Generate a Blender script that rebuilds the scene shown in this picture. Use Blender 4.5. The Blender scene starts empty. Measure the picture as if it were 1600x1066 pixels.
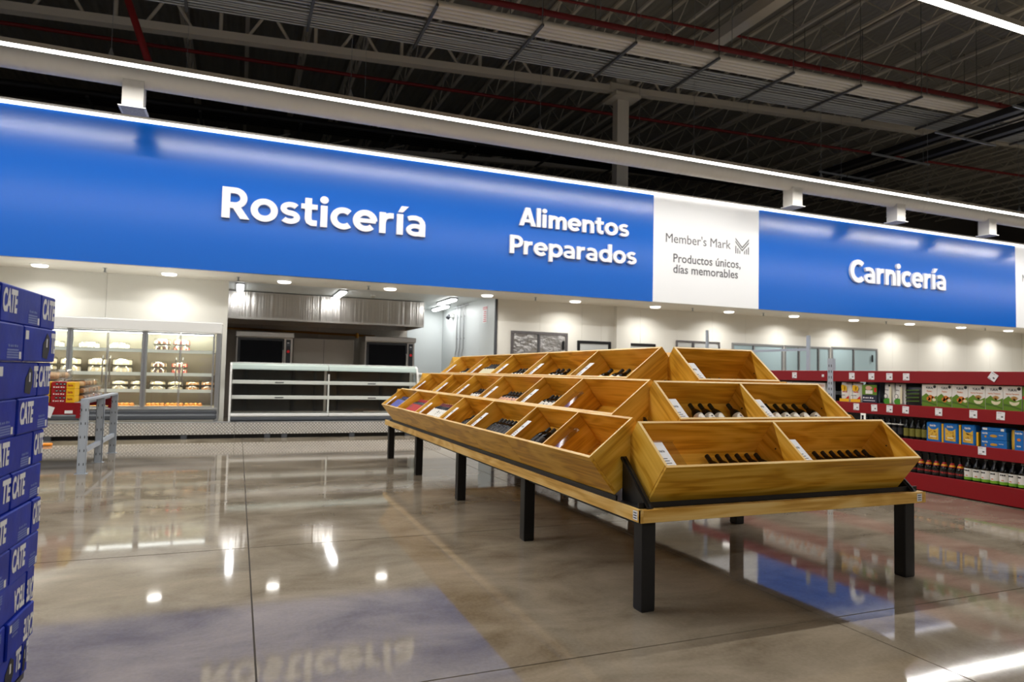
import bpy, bmesh, math, random
from mathutils import Vector, Matrix
random.seed(7)
SC = bpy.context.scene
COL = SC.collection

# ------------------------------------------------------------------ camera
YAW, PITCH, ROLL, CAM_H, F_PX = .3857, .0478, .0217, 1.30, 1050.6
fw = Vector((math.sin(YAW)*math.cos(PITCH), math.cos(YAW)*math.cos(PITCH), math.sin(PITCH)))
rt = Vector((math.cos(YAW), -math.sin(YAW), 0))
up = rt.cross(fw)
rt2 = math.cos(ROLL)*rt + math.sin(ROLL)*up
up2 = -math.sin(ROLL)*rt + math.cos(ROLL)*up
cam_d = bpy.data.cameras.new('camera')
cam = bpy.data.objects.new('camera', cam_d); COL.objects.link(cam)
cam_d.sensor_width = 36.0; cam_d.lens = F_PX*36/1600
cam_d.clip_start = .05; cam_d.clip_end = 200
cam_d.dof.use_dof = True; cam_d.dof.focus_distance = 4.2; cam_d.dof.aperture_fstop = 2.8
cam.matrix_world = Matrix(((rt2.x, up2.x, -fw.x, 0), (rt2.y, up2.y, -fw.y, 0), (rt2.z, up2.z, -fw.z, CAM_H), (0, 0, 0, 1)))
SC.camera = cam

# ------------------------------------------------------------------ world, exposure
world = bpy.data.worlds.new('world'); SC.world = world; world.use_nodes = True
world.node_tree.nodes['Background'].inputs[0].default_value = (.02, .02, .022, 1)
world.node_tree.nodes['Background'].inputs[1].default_value = .3
vs = SC.view_settings
vs.view_transform = 'Standard'; vs.look = 'None'; vs.exposure = 0.25; vs.gamma = 1.0; vs.use_curve_mapping = False
try:
    SC.cycles.use_denoising = True
    SC.cycles.max_bounces = 8
    SC.cycles.sample_clamp_indirect = 4.0
except Exception: pass

# light levels (watts)
P_ROW = 24.0        # per metre of overhead LED row
P_DOWN = 13.0       # each recessed downlight
P_TUBE = 12.5       # each kitchen tube light
P_COOL = 12.0        # cooler canopy lights, also the base for the added shelf fills
LED_Z = 5.87
LED_ROWS = (-6.6, 5.4, 11.5)

# ------------------------------------------------------------------ helpers
def C(r, g, b):
    f = lambda c: (c/255/12.92) if c/255 <= .04045 else ((c/255+.055)/1.055)**2.4
    return (f(r), f(g), f(b), 1.0)

class B:
    """collects faces, links them as ONE mesh object"""
    def __init__(s, mat=None):
        s.v = []; s.f = []; s.m = []; s.sm = []; s.mats = []; s.cur = 0
        if mat: s.mat(mat)
    def mat(s, m):
        if m not in s.mats: s.mats.append(m)
        s.cur = s.mats.index(m); return s
    def add(s, vs_, fs, smooth=False):
        o = len(s.v); s.v += [tuple(p) for p in vs_]
        for f in fs:
            s.f.append(tuple(i+o for i in f)); s.m.append(s.cur); s.sm.append(smooth)
        return s
    def box(s, c, d, M=None, bev=0):
        hx, hy, hz = d[0]/2, d[1]/2, d[2]/2
        c = Vector(c)
        if bev <= 0:
            P = [Vector((x*hx, y*hy, z*hz)) for x in (-1, 1) for y in (-1, 1) for z in (-1, 1)]
            F = [(0, 1, 3, 2), (4, 6, 7, 5), (0, 4, 5, 1), (2, 3, 7, 6), (0, 2, 6, 4), (1, 5, 7, 3)]
        else:
            b = min(bev, hx*.9, hy*.9, hz*.9)
            P = []; idx = {}
            for x in (-1, 1):
                for y in (-1, 1):
                    for z in (-1, 1):
                        for a in range(3):
                            p = [x*(hx-b), y*(hy-b), z*(hz-b)]; p[a] = (x*hx, y*hy, z*hz)[a]
                            idx[(x, y, z, a)] = len(P); P.append(Vector(p))
            F = []
            for a in range(3):
                for sg in (-1, 1):
                    u, w = [k for k in range(3) if k != a]
                    q = []
                    for (i, j) in ((-1, -1), (1, -1), (1, 1), (-1, 1)):
                        k = [0, 0, 0]; k[a] = sg; k[u] = i; k[w] = j; q.append(idx[tuple(k)+(a,)])
                    if (sg > 0) != (a != 1): q.reverse()
                    F.append(tuple(q))
            for a in range(3):          # edges along axis a
                u, w = [k for k in range(3) if k != a]
                for i in (-1, 1):
                    for j in (-1, 1):
                        k0 = [0, 0, 0]; k0[a] = -1; k0[u] = i; k0[w] = j
                        k1 = list(k0); k1[a] = 1
                        q = [idx[tuple(k0)+(u,)], idx[tuple(k1)+(u,)], idx[tuple(k1)+(w,)], idx[tuple(k0)+(w,)]]
                        F.append(tuple(q))
            for x in (-1, 1):
                for y in (-1, 1):
                    for z in (-1, 1):
                        F.append(tuple(idx[(x, y, z, a)] for a in range(3)))
        if M is not None: P = [M @ p for p in P]
        return s.add([p+c for p in P], F)
    def bb(s, x0, x1, y0, y1, z0, z1, bev=0):
        return s.box(((x0+x1)/2, (y0+y1)/2, (z0+z1)/2), (abs(x1-x0), abs(y1-y0), abs(z1-z0)), None, bev)
    def cyl(s, p0, p1, r0, r1=None, n=12, caps=True, smooth=True):
        p0 = Vector(p0); p1 = Vector(p1); r1 = r0 if r1 is None else r1
        d = (p1-p0).normalized(); a = d.orthogonal().normalized(); b = d.cross(a)
        V = []
        for p, r in ((p0, r0), (p1, r1)):
            for i in range(n):
                t = 2*math.pi*i/n; V.append(p+a*math.cos(t)*r+b*math.sin(t)*r)
        s.add(V, [(i, (i+1) % n, n+(i+1) % n, n+i) for i in range(n)], smooth)
        if caps:
            s.add(V[:n], [tuple(range(n))[::-1]]); s.add(V[n:], [tuple(range(n))])
        return s
    def tube(s, pts, r, n=8):
        for a, b in zip(pts[:-1], pts[1:]): s.cyl(a, b, r, n=n)
        return s
    def lathe(s, prof, n=20, o=(0, 0, 0), smooth=True):
        V = []; o = Vector(o)
        for r, z in prof:
            for i in range(n):
                t = 2*math.pi*i/n; V.append(o+Vector((r*math.cos(t), r*math.sin(t), z)))
        F = []
        for k in range(len(prof)-1):
            for i in range(n):
                F.append((k*n+i, k*n+(i+1) % n, (k+1)*n+(i+1) % n, (k+1)*n+i))
        s.add(V, F, smooth)
        if prof[0][0] > 1e-4: s.add(V[:n], [tuple(range(n))[::-1]])
        if prof[-1][0] > 1e-4: s.add(V[-n:], [tuple(range(n))])
        return s
    def prism(s, pts, fr, d):
        """2-D outline pts (counter-clockwise) in frame fr = (origin, ex, ey), extruded by d along ex x ey"""
        o, ex, ey = [Vector(q) for q in fr]; nz = ex.cross(ey).normalized()
        n = len(pts)
        A = [o+ex*p[0]+ey*p[1] for p in pts]
        if abs(d) < 1e-9: return s.add(A, [tuple(range(n))])
        Bq = [p+nz*d for p in A]
        s.add(A+Bq, [tuple(range(n))[::-1], tuple(range(n, 2*n))] + [(i, (i+1) % n, n+(i+1) % n, n+i) for i in range(n)])
        return s
    def disc(s, fr, cx, cy, rx, ry=None, n=16, d=0, jit=0):
        ry = rx if ry is None else ry
        return s.prism([(cx+rx*math.cos(2*math.pi*i/n)*(1+random.uniform(-jit, jit)), cy+ry*math.sin(2*math.pi*i/n)*(1+random.uniform(-jit, jit))) for i in range(n)], fr, d)
    def rect(s, fr, x0, x1, y0, y1, d=0):
        return s.prism([(x0, y0), (x1, y0), (x1, y1), (x0, y1)], fr, d)
    def text(s, txt, fr, x0, y0, w=None, h=None, bold=0, depth=0, slant=0, align='l'):
        """lettering in frame; scaled so that the whole is w wide and capital letters are h high"""
        V, F, bw, cap = text_geo(txt, bold, depth)
        o, ex, ey = [Vector(q) for q in fr]; nz = ex.cross(ey).normalized()
        sy = (h/cap) if h else (w/bw)
        sx = (w/bw) if w else sy
        if align == 'c': x0 = x0-bw*sx/2
        s.add([o+ex*(x0+(p[0]+slant*p[1])*sx)+ey*(y0+p[1]*sy)+nz*(p[2]*(1 if depth else 0)) for p in V], F)
        return s
    def marks(s, fr, x0, y0, w, h, n=5):
        """a line of print too small to read in the photograph: short dashes of uneven length"""
        for i in range(n):
            a = x0+w*i/n; s.rect(fr, a, a+w/n*(.62, .78, .5, .7)[i % 4], y0, y0+h*(1, .8, .9)[i % 3])
        return s
    def obj(s, name, parent=None, loc=(0, 0, 0), M=None):
        me = bpy.data.meshes.new(name)
        me.from_pydata(s.v, [], s.f)
        for m in s.mats: me.materials.append(MATS[m])
        me.polygons.foreach_set('material_index', s.m)
        me.polygons.foreach_set('use_smooth', s.sm)
        bm = bmesh.new(); bm.from_mesh(me)
        bmesh.ops.recalc_face_normals(bm, faces=[f for f in bm.faces])
        bm.to_mesh(me); bm.free()
        o = bpy.data.objects.new(name, me); COL.objects.link(o)
        if parent is not None: o.parent = parent
        if M is not None: o.matrix_local = M
        else: o.location = loc
        return o

_TX = {}
def text_geo(txt, bold=0, depth=0):
    k = (txt, bold, depth)
    if k in _TX: return _TX[k]
    def mk(t):
        cu = bpy.data.curves.new('t', 'FONT'); cu.body = t; cu.offset = bold; cu.extrude = 0
        cu.resolution_u = 3
        ob = bpy.data.objects.new('t', cu); COL.objects.link(ob)
        bpy.context.view_layer.update()
        dg = bpy.context.evaluated_depsgraph_get()
        me = bpy.data.meshes.new_from_object(ob.evaluated_get(dg))
        V = [tuple(v.co) for v in me.vertices]; F = [tuple(p.vertices) for p in me.polygons]
        E = None
        bpy.data.objects.remove(ob); bpy.data.curves.remove(cu)
        return V, F, me
    V, F, me = mk(txt)
    if 'cap' not in _TX:
        h = mk('H')[0]; _TX['cap'] = max(v[1] for v in h)-min(v[1] for v in h)
    x0 = min(v[0] for v in V); x1 = max(v[0] for v in V)
    V = [(v[0]-x0, v[1], v[2]) for v in V]
    if depth:
        # extrude: front at +depth, sides from boundary edges
        bm = bmesh.new(); bm.from_mesh(me)
        be = [(e.verts[0].index, e.verts[1].index) for e in bm.edges if len(e.link_faces) == 1]
        bm.free()
        n = len(V)
        V = [(v[0], v[1], 0) for v in V]+[(v[0], v[1], depth) for v in V]
        F = [tuple(i+n for i in f) for f in F]+[(a, b, b+n, a+n) for a, b in be]
    bpy.data.meshes.remove(me)
    _TX[k] = (V, F, x1-x0, _TX['cap'])
    return _TX[k]

def empty(name, loc=(0, 0, 0), M=None, parent=None):
    o = bpy.data.objects.new(name, None); COL.objects.link(o)
    o.empty_display_size = .1
    if parent is not None: o.parent = parent
    if M is not None: o.matrix_local = M
    else: o.location = loc
    return o
def tag(o, label, cat, group=None):
    o['label'] = label; o['category'] = cat
    if group: o['group'] = group
    return o
def struct(o):
    o['kind'] = 'structure'; return o
def kids(o): return [c for c in bpy.data.objects if c.parent == o]
_KIDS = {}
def copy_tree(o, M=None, parent=None):
    if o.name not in _KIDS: _KIDS[o.name] = kids(o)
    c = o.copy(); COL.objects.link(c)
    c.parent = parent
    if M is not None: c.matrix_local = M
    for ch in _KIDS[o.name]: copy_tree(ch, ch.matrix_local.copy(), c)
    return c
def T3(x, y, z): return Matrix.Translation((x, y, z))
def Rm(a, ax): return Matrix.Rotation(a, 4, ax)
ORD = ['first', 'second', 'third', 'fourth', 'fifth', 'sixth', 'seventh', 'eighth', 'ninth', 'tenth', 'eleventh', 'twelfth', 'thirteenth', 'fourteenth', 'fifteenth', 'sixteenth', 'seventeenth', 'eighteenth', 'nineteenth', 'twentieth']
def area_light(name, loc, sx, sy, watts, rot=(0, 0, 0), col=(1, 1, 1), spread=180, shape='RECTANGLE', parent=None):
    l = bpy.data.lights.new(name, 'AREA'); l.shape = shape; l.size = sx
    if shape in ('RECTANGLE', 'ELLIPSE'): l.size_y = sy
    l.energy = watts; l.color = col; l.spread = math.radians(spread)
    o = bpy.data.objects.new(name, l); COL.objects.link(o); o.location = loc; o.rotation_euler = rot
    if parent is not None: o.parent = parent
    return o

# ------------------------------------------------------------------ materials
MATS = {}
def mat(name, col, rough=.5, metal=0, spec=.5, emit=0, ecol=None, coat=0, coat_r=.1, trans=0, ior=1.5, aniso=0):
    m = bpy.data.materials.new(name); m.use_nodes = True
    p = m.node_tree.nodes['Principled BSDF']; i = p.inputs
    i['Base Color'].default_value = col; i['Roughness'].default_value = rough; i['Metallic'].default_value = metal
    i['Specular IOR Level'].default_value = spec; i['IOR'].default_value = ior
    i['Coat Weight'].default_value = coat; i['Coat Roughness'].default_value = coat_r
    i['Transmission Weight'].default_value = trans
    if emit: i['Emission Color'].default_value = ecol or col; i['Emission Strength'].default_value = emit
    MATS[name] = m
    return m
def nodes(m): return m.node_tree.nodes, m.node_tree.links, m.node_tree.nodes['Principled BSDF']
def noise_col(name, c1, c2, scale, rough=.5, detail=4, stretch=(1, 1, 1), lo=.35, hi=.65, bump=0, bump_scale=None, **kw):
    m = mat(name, c1, rough, **kw); n, l, p = nodes(m)
    tc = n.new('ShaderNodeTexCoord'); mp = n.new('ShaderNodeMapping'); mp.inputs['Scale'].default_value = stretch
    l.new(tc.outputs['Object'], mp.inputs['Vector'])
    nz = n.new('ShaderNodeTexNoise'); nz.inputs['Scale'].default_value = scale; nz.inputs['Detail'].default_value = detail
    l.new(mp.outputs[0], nz.inputs['Vector'])
    cr = n.new('ShaderNodeValToRGB'); cr.color_ramp.elements[0].position = lo; cr.color_ramp.elements[1].position = hi
    cr.color_ramp.elements[0].color = c1; cr.color_ramp.elements[1].color = c2
    l.new(nz.outputs['Fac'], cr.inputs[0]); l.new(cr.outputs[0], p.inputs['Base Color'])
    if bump:
        b = n.new('ShaderNodeBump'); b.inputs['Strength'].default_value = bump; b.inputs['Distance'].default_value = .01
        l.new(nz.outputs['Fac'], b.inputs['Height']); l.new(b.outputs[0], p.inputs['Normal'])
    return m

def wood(name, axis, c_lo, c_mid, c_hi, rough=.38):
    m = mat(name, c_mid, rough, spec=.4); n, l, p = nodes(m)
    tc = n.new('ShaderNodeTexCoord'); oi = n.new('ShaderNodeObjectInfo')
    vm = n.new('ShaderNodeVectorMath'); vm.operation = 'MULTIPLY_ADD'
    vm.inputs[1].default_value = (37, 53, 71)
    l.new(oi.outputs['Random'], vm.inputs[0]); l.new(tc.outputs['Object'], vm.inputs[2])
    mp = n.new('ShaderNodeMapping'); st = [1, 1, 1]; st[axis] = .16
    mp.inputs['Scale'].default_value = st
    l.new(vm.outputs[0], mp.inputs['Vector'])
    big = n.new('ShaderNodeTexNoise'); big.inputs['Scale'].default_value = 6.0; big.inputs['Detail'].default_value = 2.5; big.inputs['Distortion'].default_value = .6
    l.new(mp.outputs[0], big.inputs['Vector'])
    # cathedral rings: bands of the slow noise
    mul = n.new('ShaderNodeMath'); mul.operation = 'MULTIPLY'; mul.inputs[1].default_value = 26
    sn = n.new('ShaderNodeMath'); sn.operation = 'SINE'
    l.new(big.outputs['Fac'], mul.inputs[0]); l.new(mul.outputs[0], sn.inputs[0])
    fine = n.new('ShaderNodeTexNoise'); fine.inputs['Scale'].default_value = 60; fine.inputs['Detail'].default_value = 3
    mp2 = n.new('ShaderNodeMapping'); st2 = [1, 1, 1]; st2[axis] = .04; mp2.inputs['Scale'].default_value = st2
    l.new(vm.outputs[0], mp2.inputs['Vector']); l.new(mp2.outputs[0], fine.inputs['Vector'])
    ma = n.new('ShaderNodeMath'); ma.operation = 'MULTIPLY_ADD'; ma.inputs[1].default_value = .15
    l.new(sn.outputs[0], ma.inputs[0])
    mb = n.new('ShaderNodeMath'); mb.operation = 'MULTIPLY_ADD'; mb.inputs[1].default_value = .55; mb.inputs[2].default_value = .22
    l.new(fine.outputs['Fac'], mb.inputs[0]); l.new(mb.outputs[0], ma.inputs[2])
    cr = n.new('ShaderNodeValToRGB'); e = cr.color_ramp.elements
    e[0].position = .28; e[0].color = c_lo; e[1].position = .72; e[1].color = c_hi
    k = e.new(.47); k.color = c_mid
    l.new(ma.outputs[0], cr.inputs[0]); l.new(cr.outputs[0], p.inputs['Base Color'])
    return m
WL, WM, WH = C(192, 134, 30), C(222, 166, 50), C(240, 190, 80)
for ax, nm in ((0, 'wood_x'), (1, 'wood_y'), (2, 'wood_z')): wood(nm, ax, WL, WM, WH)
wood('deck_x', 0, C(204, 150, 60), C(232, 184, 96), C(244, 206, 130)); wood('deck_y', 1, C(204, 150, 60), C(232, 184, 96), C(244, 206, 130))

mat('black_steel', C(15, 15, 16), .42)
mat('black_plastic', C(18, 18, 20), .35)
mat('white_paint', C(232, 232, 228), .55)
mat('soffit_white', C(226, 222, 212), .6)
mat('wall_white', C(236, 235, 228), .45)
mat('panel_white', C(212, 218, 218), .4)
mat('sign_blue', C(0, 93, 192), .21, spec=.5)
mat('sign_white', C(236, 237, 238), .38)
mat('letter_white', C(236, 236, 238), .45)
mat('ink_grey', C(92, 92, 94), .6)
mat('ink_black', C(20, 20, 22), .6)
mat('led', (1, 1, 1, 1), .5, emit=9, ecol=(1, .97, .92, 1))
mat('led_strip', (1, 1, 1, 1), .5, emit=3.0, ecol=(1, .97, .92, 1))
mat('down_led', (1, 1, 1, 1), .5, emit=3, ecol=(1, .96, .9, 1))
mat('tube_led', (1, 1, 1, 1), .5, emit=7, ecol=(1, 1, .98, 1))
mat('housing', C(196, 192, 184), .5)
mat('galv', C(150, 156, 162), .45, metal=.6)
mat('grey_paint', C(176, 184, 194), .42)
mat('grey_dark', C(70, 73, 78), .5)
mat('alu', C(190, 192, 194), .32, metal=.85)
mat('bumper', C(70, 74, 80), .4)
mat('shelf_white', C(226, 226, 222), .35)
mat('red_paint', C(140, 4, 20), .38)
mat('card', C(238, 238, 240), .55)
mat('pipe_red', C(122, 16, 20), .5)
mat('brass', C(170, 120, 50), .3, metal=.9)
mat('control', C(28, 29, 32), .35)
mat('red_button', C(210, 20, 30), .4)
mat('dark_glass', C(12, 13, 16), .1, spec=.4)
mat('case_back', C(58, 56, 54), .22)
mat('window_pane', C(176, 200, 208), .12)
mat('pane_light', C(206, 210, 210), .14)
mat('tape_metal', C(150, 146, 148), .24, metal=.75)
mat('orange', C(236, 140, 20), .5)
mat('steel_beam', C(196, 192, 182), .6)
mat('roof_deck', C(128, 127, 122), .7)
mat('dark_wall', C(96, 93, 90), .8)
mat('black_pipe', C(16, 16, 18), .5)
mat('strut_dark', C(84, 86, 88), .5, metal=.4)
mat('conduit_white', C(196, 194, 188), .5)

def clear(name, tint=(1, 1, 1, 1), gloss=.12, rough=.03):
    m = bpy.data.materials.new(name); m.use_nodes = True
    n = m.node_tree.nodes; l = m.node_tree.links; n.clear()
    out = n.new('ShaderNodeOutputMaterial'); mx = n.new('ShaderNodeMixShader'); tr = n.new('ShaderNodeBsdfTransparent'); gl = n.new('ShaderNodeBsdfGlossy')
    tr.inputs[0].default_value = tint; gl.inputs['Roughness'].default_value = rough
    lw = n.new('ShaderNodeLayerWeight'); lw.inputs[0].default_value = .5
    pw = n.new('ShaderNodeMath'); pw.operation = 'POWER'; pw.inputs[1].default_value = 4.0; l.new(lw.outputs['Facing'], pw.inputs[0])
    ad = n.new('ShaderNodeMath'); ad.operation = 'MULTIPLY_ADD'; ad.inputs[1].default_value = .7; ad.inputs[2].default_value = .035+gloss*.3; ad.use_clamp = True
    l.new(pw.outputs[0], ad.inputs[0]); l.new(ad.outputs[0], mx.inputs[0])
    l.new(tr.outputs[0], mx.inputs[1]); l.new(gl.outputs[0], mx.inputs[2]); l.new(mx.outputs[0], out.inputs[0])
    MATS[name] = m
clear('glass_clear', (.97, .99, .98, 1), .02)
clear('glass_green', (.80, .93, .88, 1), .1)
clear('acrylic', (.95, .95, .95, 1), .12)
clear('pack_clear', (.95, .94, .92, 1), .35, .12)

# polished concrete
m = mat('concrete', C(150, 140, 126), .1, spec=.3); n, l, p = nodes(m)
tc = n.new('ShaderNodeTexCoord'); geo = n.new('ShaderNodeNewGeometry')
n1 = n.new('ShaderNodeTexNoise'); n1.inputs['Scale'].default_value = 1.1; n1.inputs['Detail'].default_value = 8; n1.inputs['Roughness'].default_value = .6; n1.inputs['Distortion'].default_value = .5
mp = n.new('ShaderNodeMapping'); mp.inputs['Scale'].default_value = (1.2, 1.9, 1); l.new(geo.outputs['Position'], mp.inputs['Vector']); l.new(mp.outputs[0], n1.inputs['Vector'])
n2 = n.new('ShaderNodeTexNoise'); n2.inputs['Scale'].default_value = 55; n2.inputs['Detail'].default_value = 4; l.new(geo.outputs['Position'], n2.inputs['Vector'])
cr = n.new('ShaderNodeValToRGB'); e = cr.color_ramp.elements; e[0].position = .30; e[0].color = C(108, 97, 81); e[1].position = .70; e[1].color = C(160, 148, 130)
k = e.new(.52); k.color = C(141, 130, 113)
mx = n.new('ShaderNodeMath'); mx.operation = 'MULTIPLY_ADD'; mx.inputs[1].default_value = .16; l.new(n2.outputs['Fac'], mx.inputs[0])
sb = n.new('ShaderNodeMath'); sb.operation = 'SUBTRACT'; sb.inputs[1].default_value = .08; l.new(n1.outputs['Fac'], sb.inputs[0]); l.new(sb.outputs[0], mx.inputs[2])
l.new(mx.outputs[0], cr.inputs[0]); l.new(cr.outputs[0], p.inputs['Base Color'])
rr = n.new('ShaderNodeMapRange'); rr.inputs[3].default_value = .03; rr.inputs[4].default_value = .075; l.new(n1.outputs['Fac'], rr.inputs[0]); l.new(rr.outputs[0], p.inputs['Roughness'])
mat('joint', C(82, 74, 64), .8)

# brushed stainless with vertical waviness (sheet metal that is not quite flat)
def stainless(name, col, rough, wav, sc=(9, 9, .4)):
    m = mat(name, col, rough, metal=1.0); n, l, p = nodes(m)
    tc = n.new('ShaderNodeTexCoord'); mp = n.new('ShaderNodeMapping'); mp.inputs['Scale'].default_value = sc
    l.new(tc.outputs['Object'], mp.inputs['Vector'])
    nz = n.new('ShaderNodeTexNoise'); nz.inputs['Scale'].default_value = 1.0; nz.inputs['Detail'].default_value = 3; l.new(mp.outputs[0], nz.inputs['Vector'])
    b = n.new('ShaderNodeBump'); b.inputs['Strength'].default_value = wav; b.inputs['Distance'].default_value = .05
    l.new(nz.outputs['Fac'], b.inputs['Height']); l.new(b.outputs[0], p.inputs['Normal'])
stainless('steel_hood', C(208, 204, 198), .28, .4, (10, 10, .15))
stainless('steel_wall', C(176, 168, 158), .42, .4, (2, 2, 3)); MATS['steel_wall'].node_tree.nodes['Principled BSDF'].inputs['Metallic'].default_value = .6
stainless('steel', C(200, 196, 190), .28, .1)
stainless('foil', C(190, 188, 186), .22, .9, (5, 5, 7)); MATS['foil'].node_tree.nodes['Principled BSDF'].inputs['Metallic'].default_value = .7
# diamond plate: fine raised lozenges, their light and shade also painted into the colour
m = mat('diamond_plate', C(196, 196, 200), .34, metal=.85); n, l, p = nodes(m)
tc = n.new('ShaderNodeTexCoord'); mp = n.new('ShaderNodeMapping'); mp.inputs['Rotation'].default_value = (0, math.radians(45), 0); l.new(tc.outputs['Object'], mp.inputs['Vector'])
ck = n.new('ShaderNodeTexVoronoi'); ck.inputs['Scale'].default_value = 24; ck.inputs['Randomness'].default_value = 0; ck.distance = 'CHEBYCHEV'; l.new(mp.outputs[0], ck.inputs['Vector'])
cr = n.new('ShaderNodeValToRGB'); cr.color_ramp.elements[0].position = .22; cr.color_ramp.elements[0].color = C(244, 243, 240); cr.color_ramp.elements[1].position = .5; cr.color_ramp.elements[1].color = C(150, 148, 146); l.new(ck.outputs['Distance'], cr.inputs[0]); l.new(cr.outputs[0], p.inputs['Base Color'])
b = n.new('ShaderNodeBump'); b.inputs['Strength'].default_value = 1; b.inputs['Distance'].default_value = .012; b.invert = True; l.new(ck.outputs['Distance'], b.inputs['Height']); l.new(b.outputs[0], p.inputs['Normal'])
# spiral duct: fine seams across
m = mat('duct', C(206, 202, 194), .5); n, l, p = nodes(m)
tc = n.new('ShaderNodeTexCoord'); w = n.new('ShaderNodeTexWave'); w.inputs['Scale'].default_value = 2.3; w.bands_direction = 'X'; l.new(tc.outputs['Object'], w.inputs['Vector'])
b = n.new('ShaderNodeBump'); b.inputs['Strength'].default_value = .35; b.inputs['Distance'].default_value = .01; l.new(w.outputs['Fac'], b.inputs['Height']); l.new(b.outputs[0], p.inputs['Normal'])
# corrugated roof sheet
m = MATS['roof_deck']; n, l, p = nodes(m)
tc = n.new('ShaderNodeTexCoord'); w = n.new('ShaderNodeTexWave'); w.inputs['Scale'].default_value = 1.6; w.bands_direction = 'X'; l.new(tc.outputs['Object'], w.inputs['Vector'])
b = n.new('ShaderNodeBump'); b.inputs['Strength'].default_value = .8; b.inputs['Distance'].default_value = .03; l.new(w.outputs['Fac'], b.inputs['Height']); l.new(b.outputs[0], p.inputs['Normal'])
# cardboard blues
noise_col('case_blue', C(2, 32, 136), C(4, 42, 164), 9, .42, lo=.3, hi=.7, bump=.25, spec=.2)
mat('case_ink', C(216, 216, 214), .5); mat('case_pale', C(104, 120, 178), .5)

# ================================================================== THE SETTING
# floor: sawn slabs with recessed joints
fl = B('joint'); fl.bb(-16, 42, -15, 27.5, -.12, -.008)
floor = struct(fl.obj('floor'))
XJ = [-16, -11.52, -8.61, -5.70, -2.79, .12, 3.03, 5.94, 8.85, 11.76, 14.67, 17.58, 20.49, 26.3, 32.1, 42]
YJ = [-15, -9.5, -4.6, .3, 2.80, 5.26, 9.1, 13.35, 19.6, 27.5]
for i in range(len(XJ)-1):
    for j in range(len(YJ)-1):
        g = .0045
        b = B('concrete'); b.bb(XJ[i]+g, XJ[i+1]-g, YJ[j]+g, YJ[j+1]-g, -.06, 0)
        b.obj('slab', floor)

# roof: sheet deck, bar joists along Y, one joist girder along X
def roof_z(x): return 9.75+.045*x
b = B('roof_deck'); 
b.add([(-16, -15, roof_z(-16)), (42, -15, roof_z(42)), (42, 27.5, roof_z(42)), (-16, 27.5, roof_z(-16)),
       (-16, -15, roof_z(-16)+.1), (42, -15, roof_z(42)+.1), (42, 27.5, roof_z(42)+.1), (-16, 27.5, roof_z(-16)+.1)],
      [(0, 3, 2, 1), (4, 5, 6, 7), (0, 1, 5, 4), (1, 2, 6, 5), (2, 3, 7, 6), (3, 0, 4, 7)])
ceiling = struct(b.obj('ceiling'))
jb = B('steel_beam'); jb.bb(-.05, .05, 2, 27, -.08, -.01)
bot = B('steel_beam'); bot.bb(-.032, .032, 2, 27, -.70, -.64)
web = B('steel_beam'); y = 2.0; k = 0
while y < 26.6:
    z0, z1 = (-.66, -.05) if k % 2 == 0 else (-.05, -.66)
    web.cyl((0, y, z0), (0, y+.62, z1), .016, n=5); y += .62; k += 1
first = None
for k in range(-10, 20):
    x = 12.05+1.35*k
    if first is None:
        j = jb.obj('joist', ceiling, loc=(x, 0, roof_z(x))); bot.obj('bottom_chord', j); web.obj('web', j); first = j; _KIDS[j.name] = kids(j)
    else:
        copy_tree(first, T3(x, 0, roof_z(x)), ceiling)
def gz(x): return 7.85+.062*(x+4.4)
g = B('steel_beam')
def sl(b, x0, x1, f, y, w, h, off=0):
    b.add([(x0, y-w/2, f(x0)+off), (x1, y-w/2, f(x1)+off), (x1, y+w/2, f(x1)+off), (x0, y+w/2, f(x0)+off),
           (x0, y-w/2, f(x0)+off+h), (x1, y-w/2, f(x1)+off+h), (x1, y+w/2, f(x1)+off+h), (x0, y+w/2, f(x0)+off+h)],
          [(0, 3, 2, 1), (4, 5, 6, 7), (0, 1, 5, 4), (1, 2, 6, 5), (2, 3, 7, 6), (3, 0, 4, 7)])
sl(g, -12, 34, gz, 15, .22, .16)
gird = g.obj('girder', ceiling)
g2 = B('steel_beam'); sl(g2, -12, 34, lambda x: roof_z(x)-.86, 15, .2, .14); g2.obj('top_chord', gird)
x = -11.5; k = 0
wv = B('steel_beam')
while x < 33:
    wv.cyl((x, 15, gz(x)+.1), (x+.45, 15, roof_z(x+.45)-.8), .035, n=6)
    wv.cyl((x+.9, 15, gz(x+.9)+.1), (x+.45, 15, roof_z(x+.45)-.8), .035, n=6)
    wv.cyl((x+1.4, 15, gz(x+1.4)+.1), (x+1.4, 15, roof_z(x+1.4)-.8), .05, n=4)
    x += 1.9
wv.obj('web', gird)
# second girder further back
b = B('steel_beam'); sl(b, -12, 34, lambda x: gz(x)+.4, 23, .2, .16)
for k in range(24): b.cyl((-11+k*1.9, 23, gz(-11+k*1.9)+.5), (-10.1+k*1.9, 23, roof_z(-10+k*1.9)-.8), .03, n=5)
b.obj('girder', ceiling)
# big inclined rafter near the light (bright beam top centre)
b = B('steel_beam'); b.box((10.15, 9, roof_z(10.1)-.95), (.3, 12, .26)); b.obj('girder', ceiling)

# outer walls
struct(B('dark_wall').bb(-16, 42, 27.5, 27.7, 0, 12).obj('wall_far'))
struct(B('dark_wall').bb(-16.2, -16, -15, 27.5, 0, 12).obj('wall_left'))
struct(B('dark_wall').bb(42, 42.2, -15, 27.5, 0, 12).obj('wall_right'))
struct(B('dark_wall').bb(-16, 42, -15.2, -15, 0, 12).obj('wall_rear'))

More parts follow.
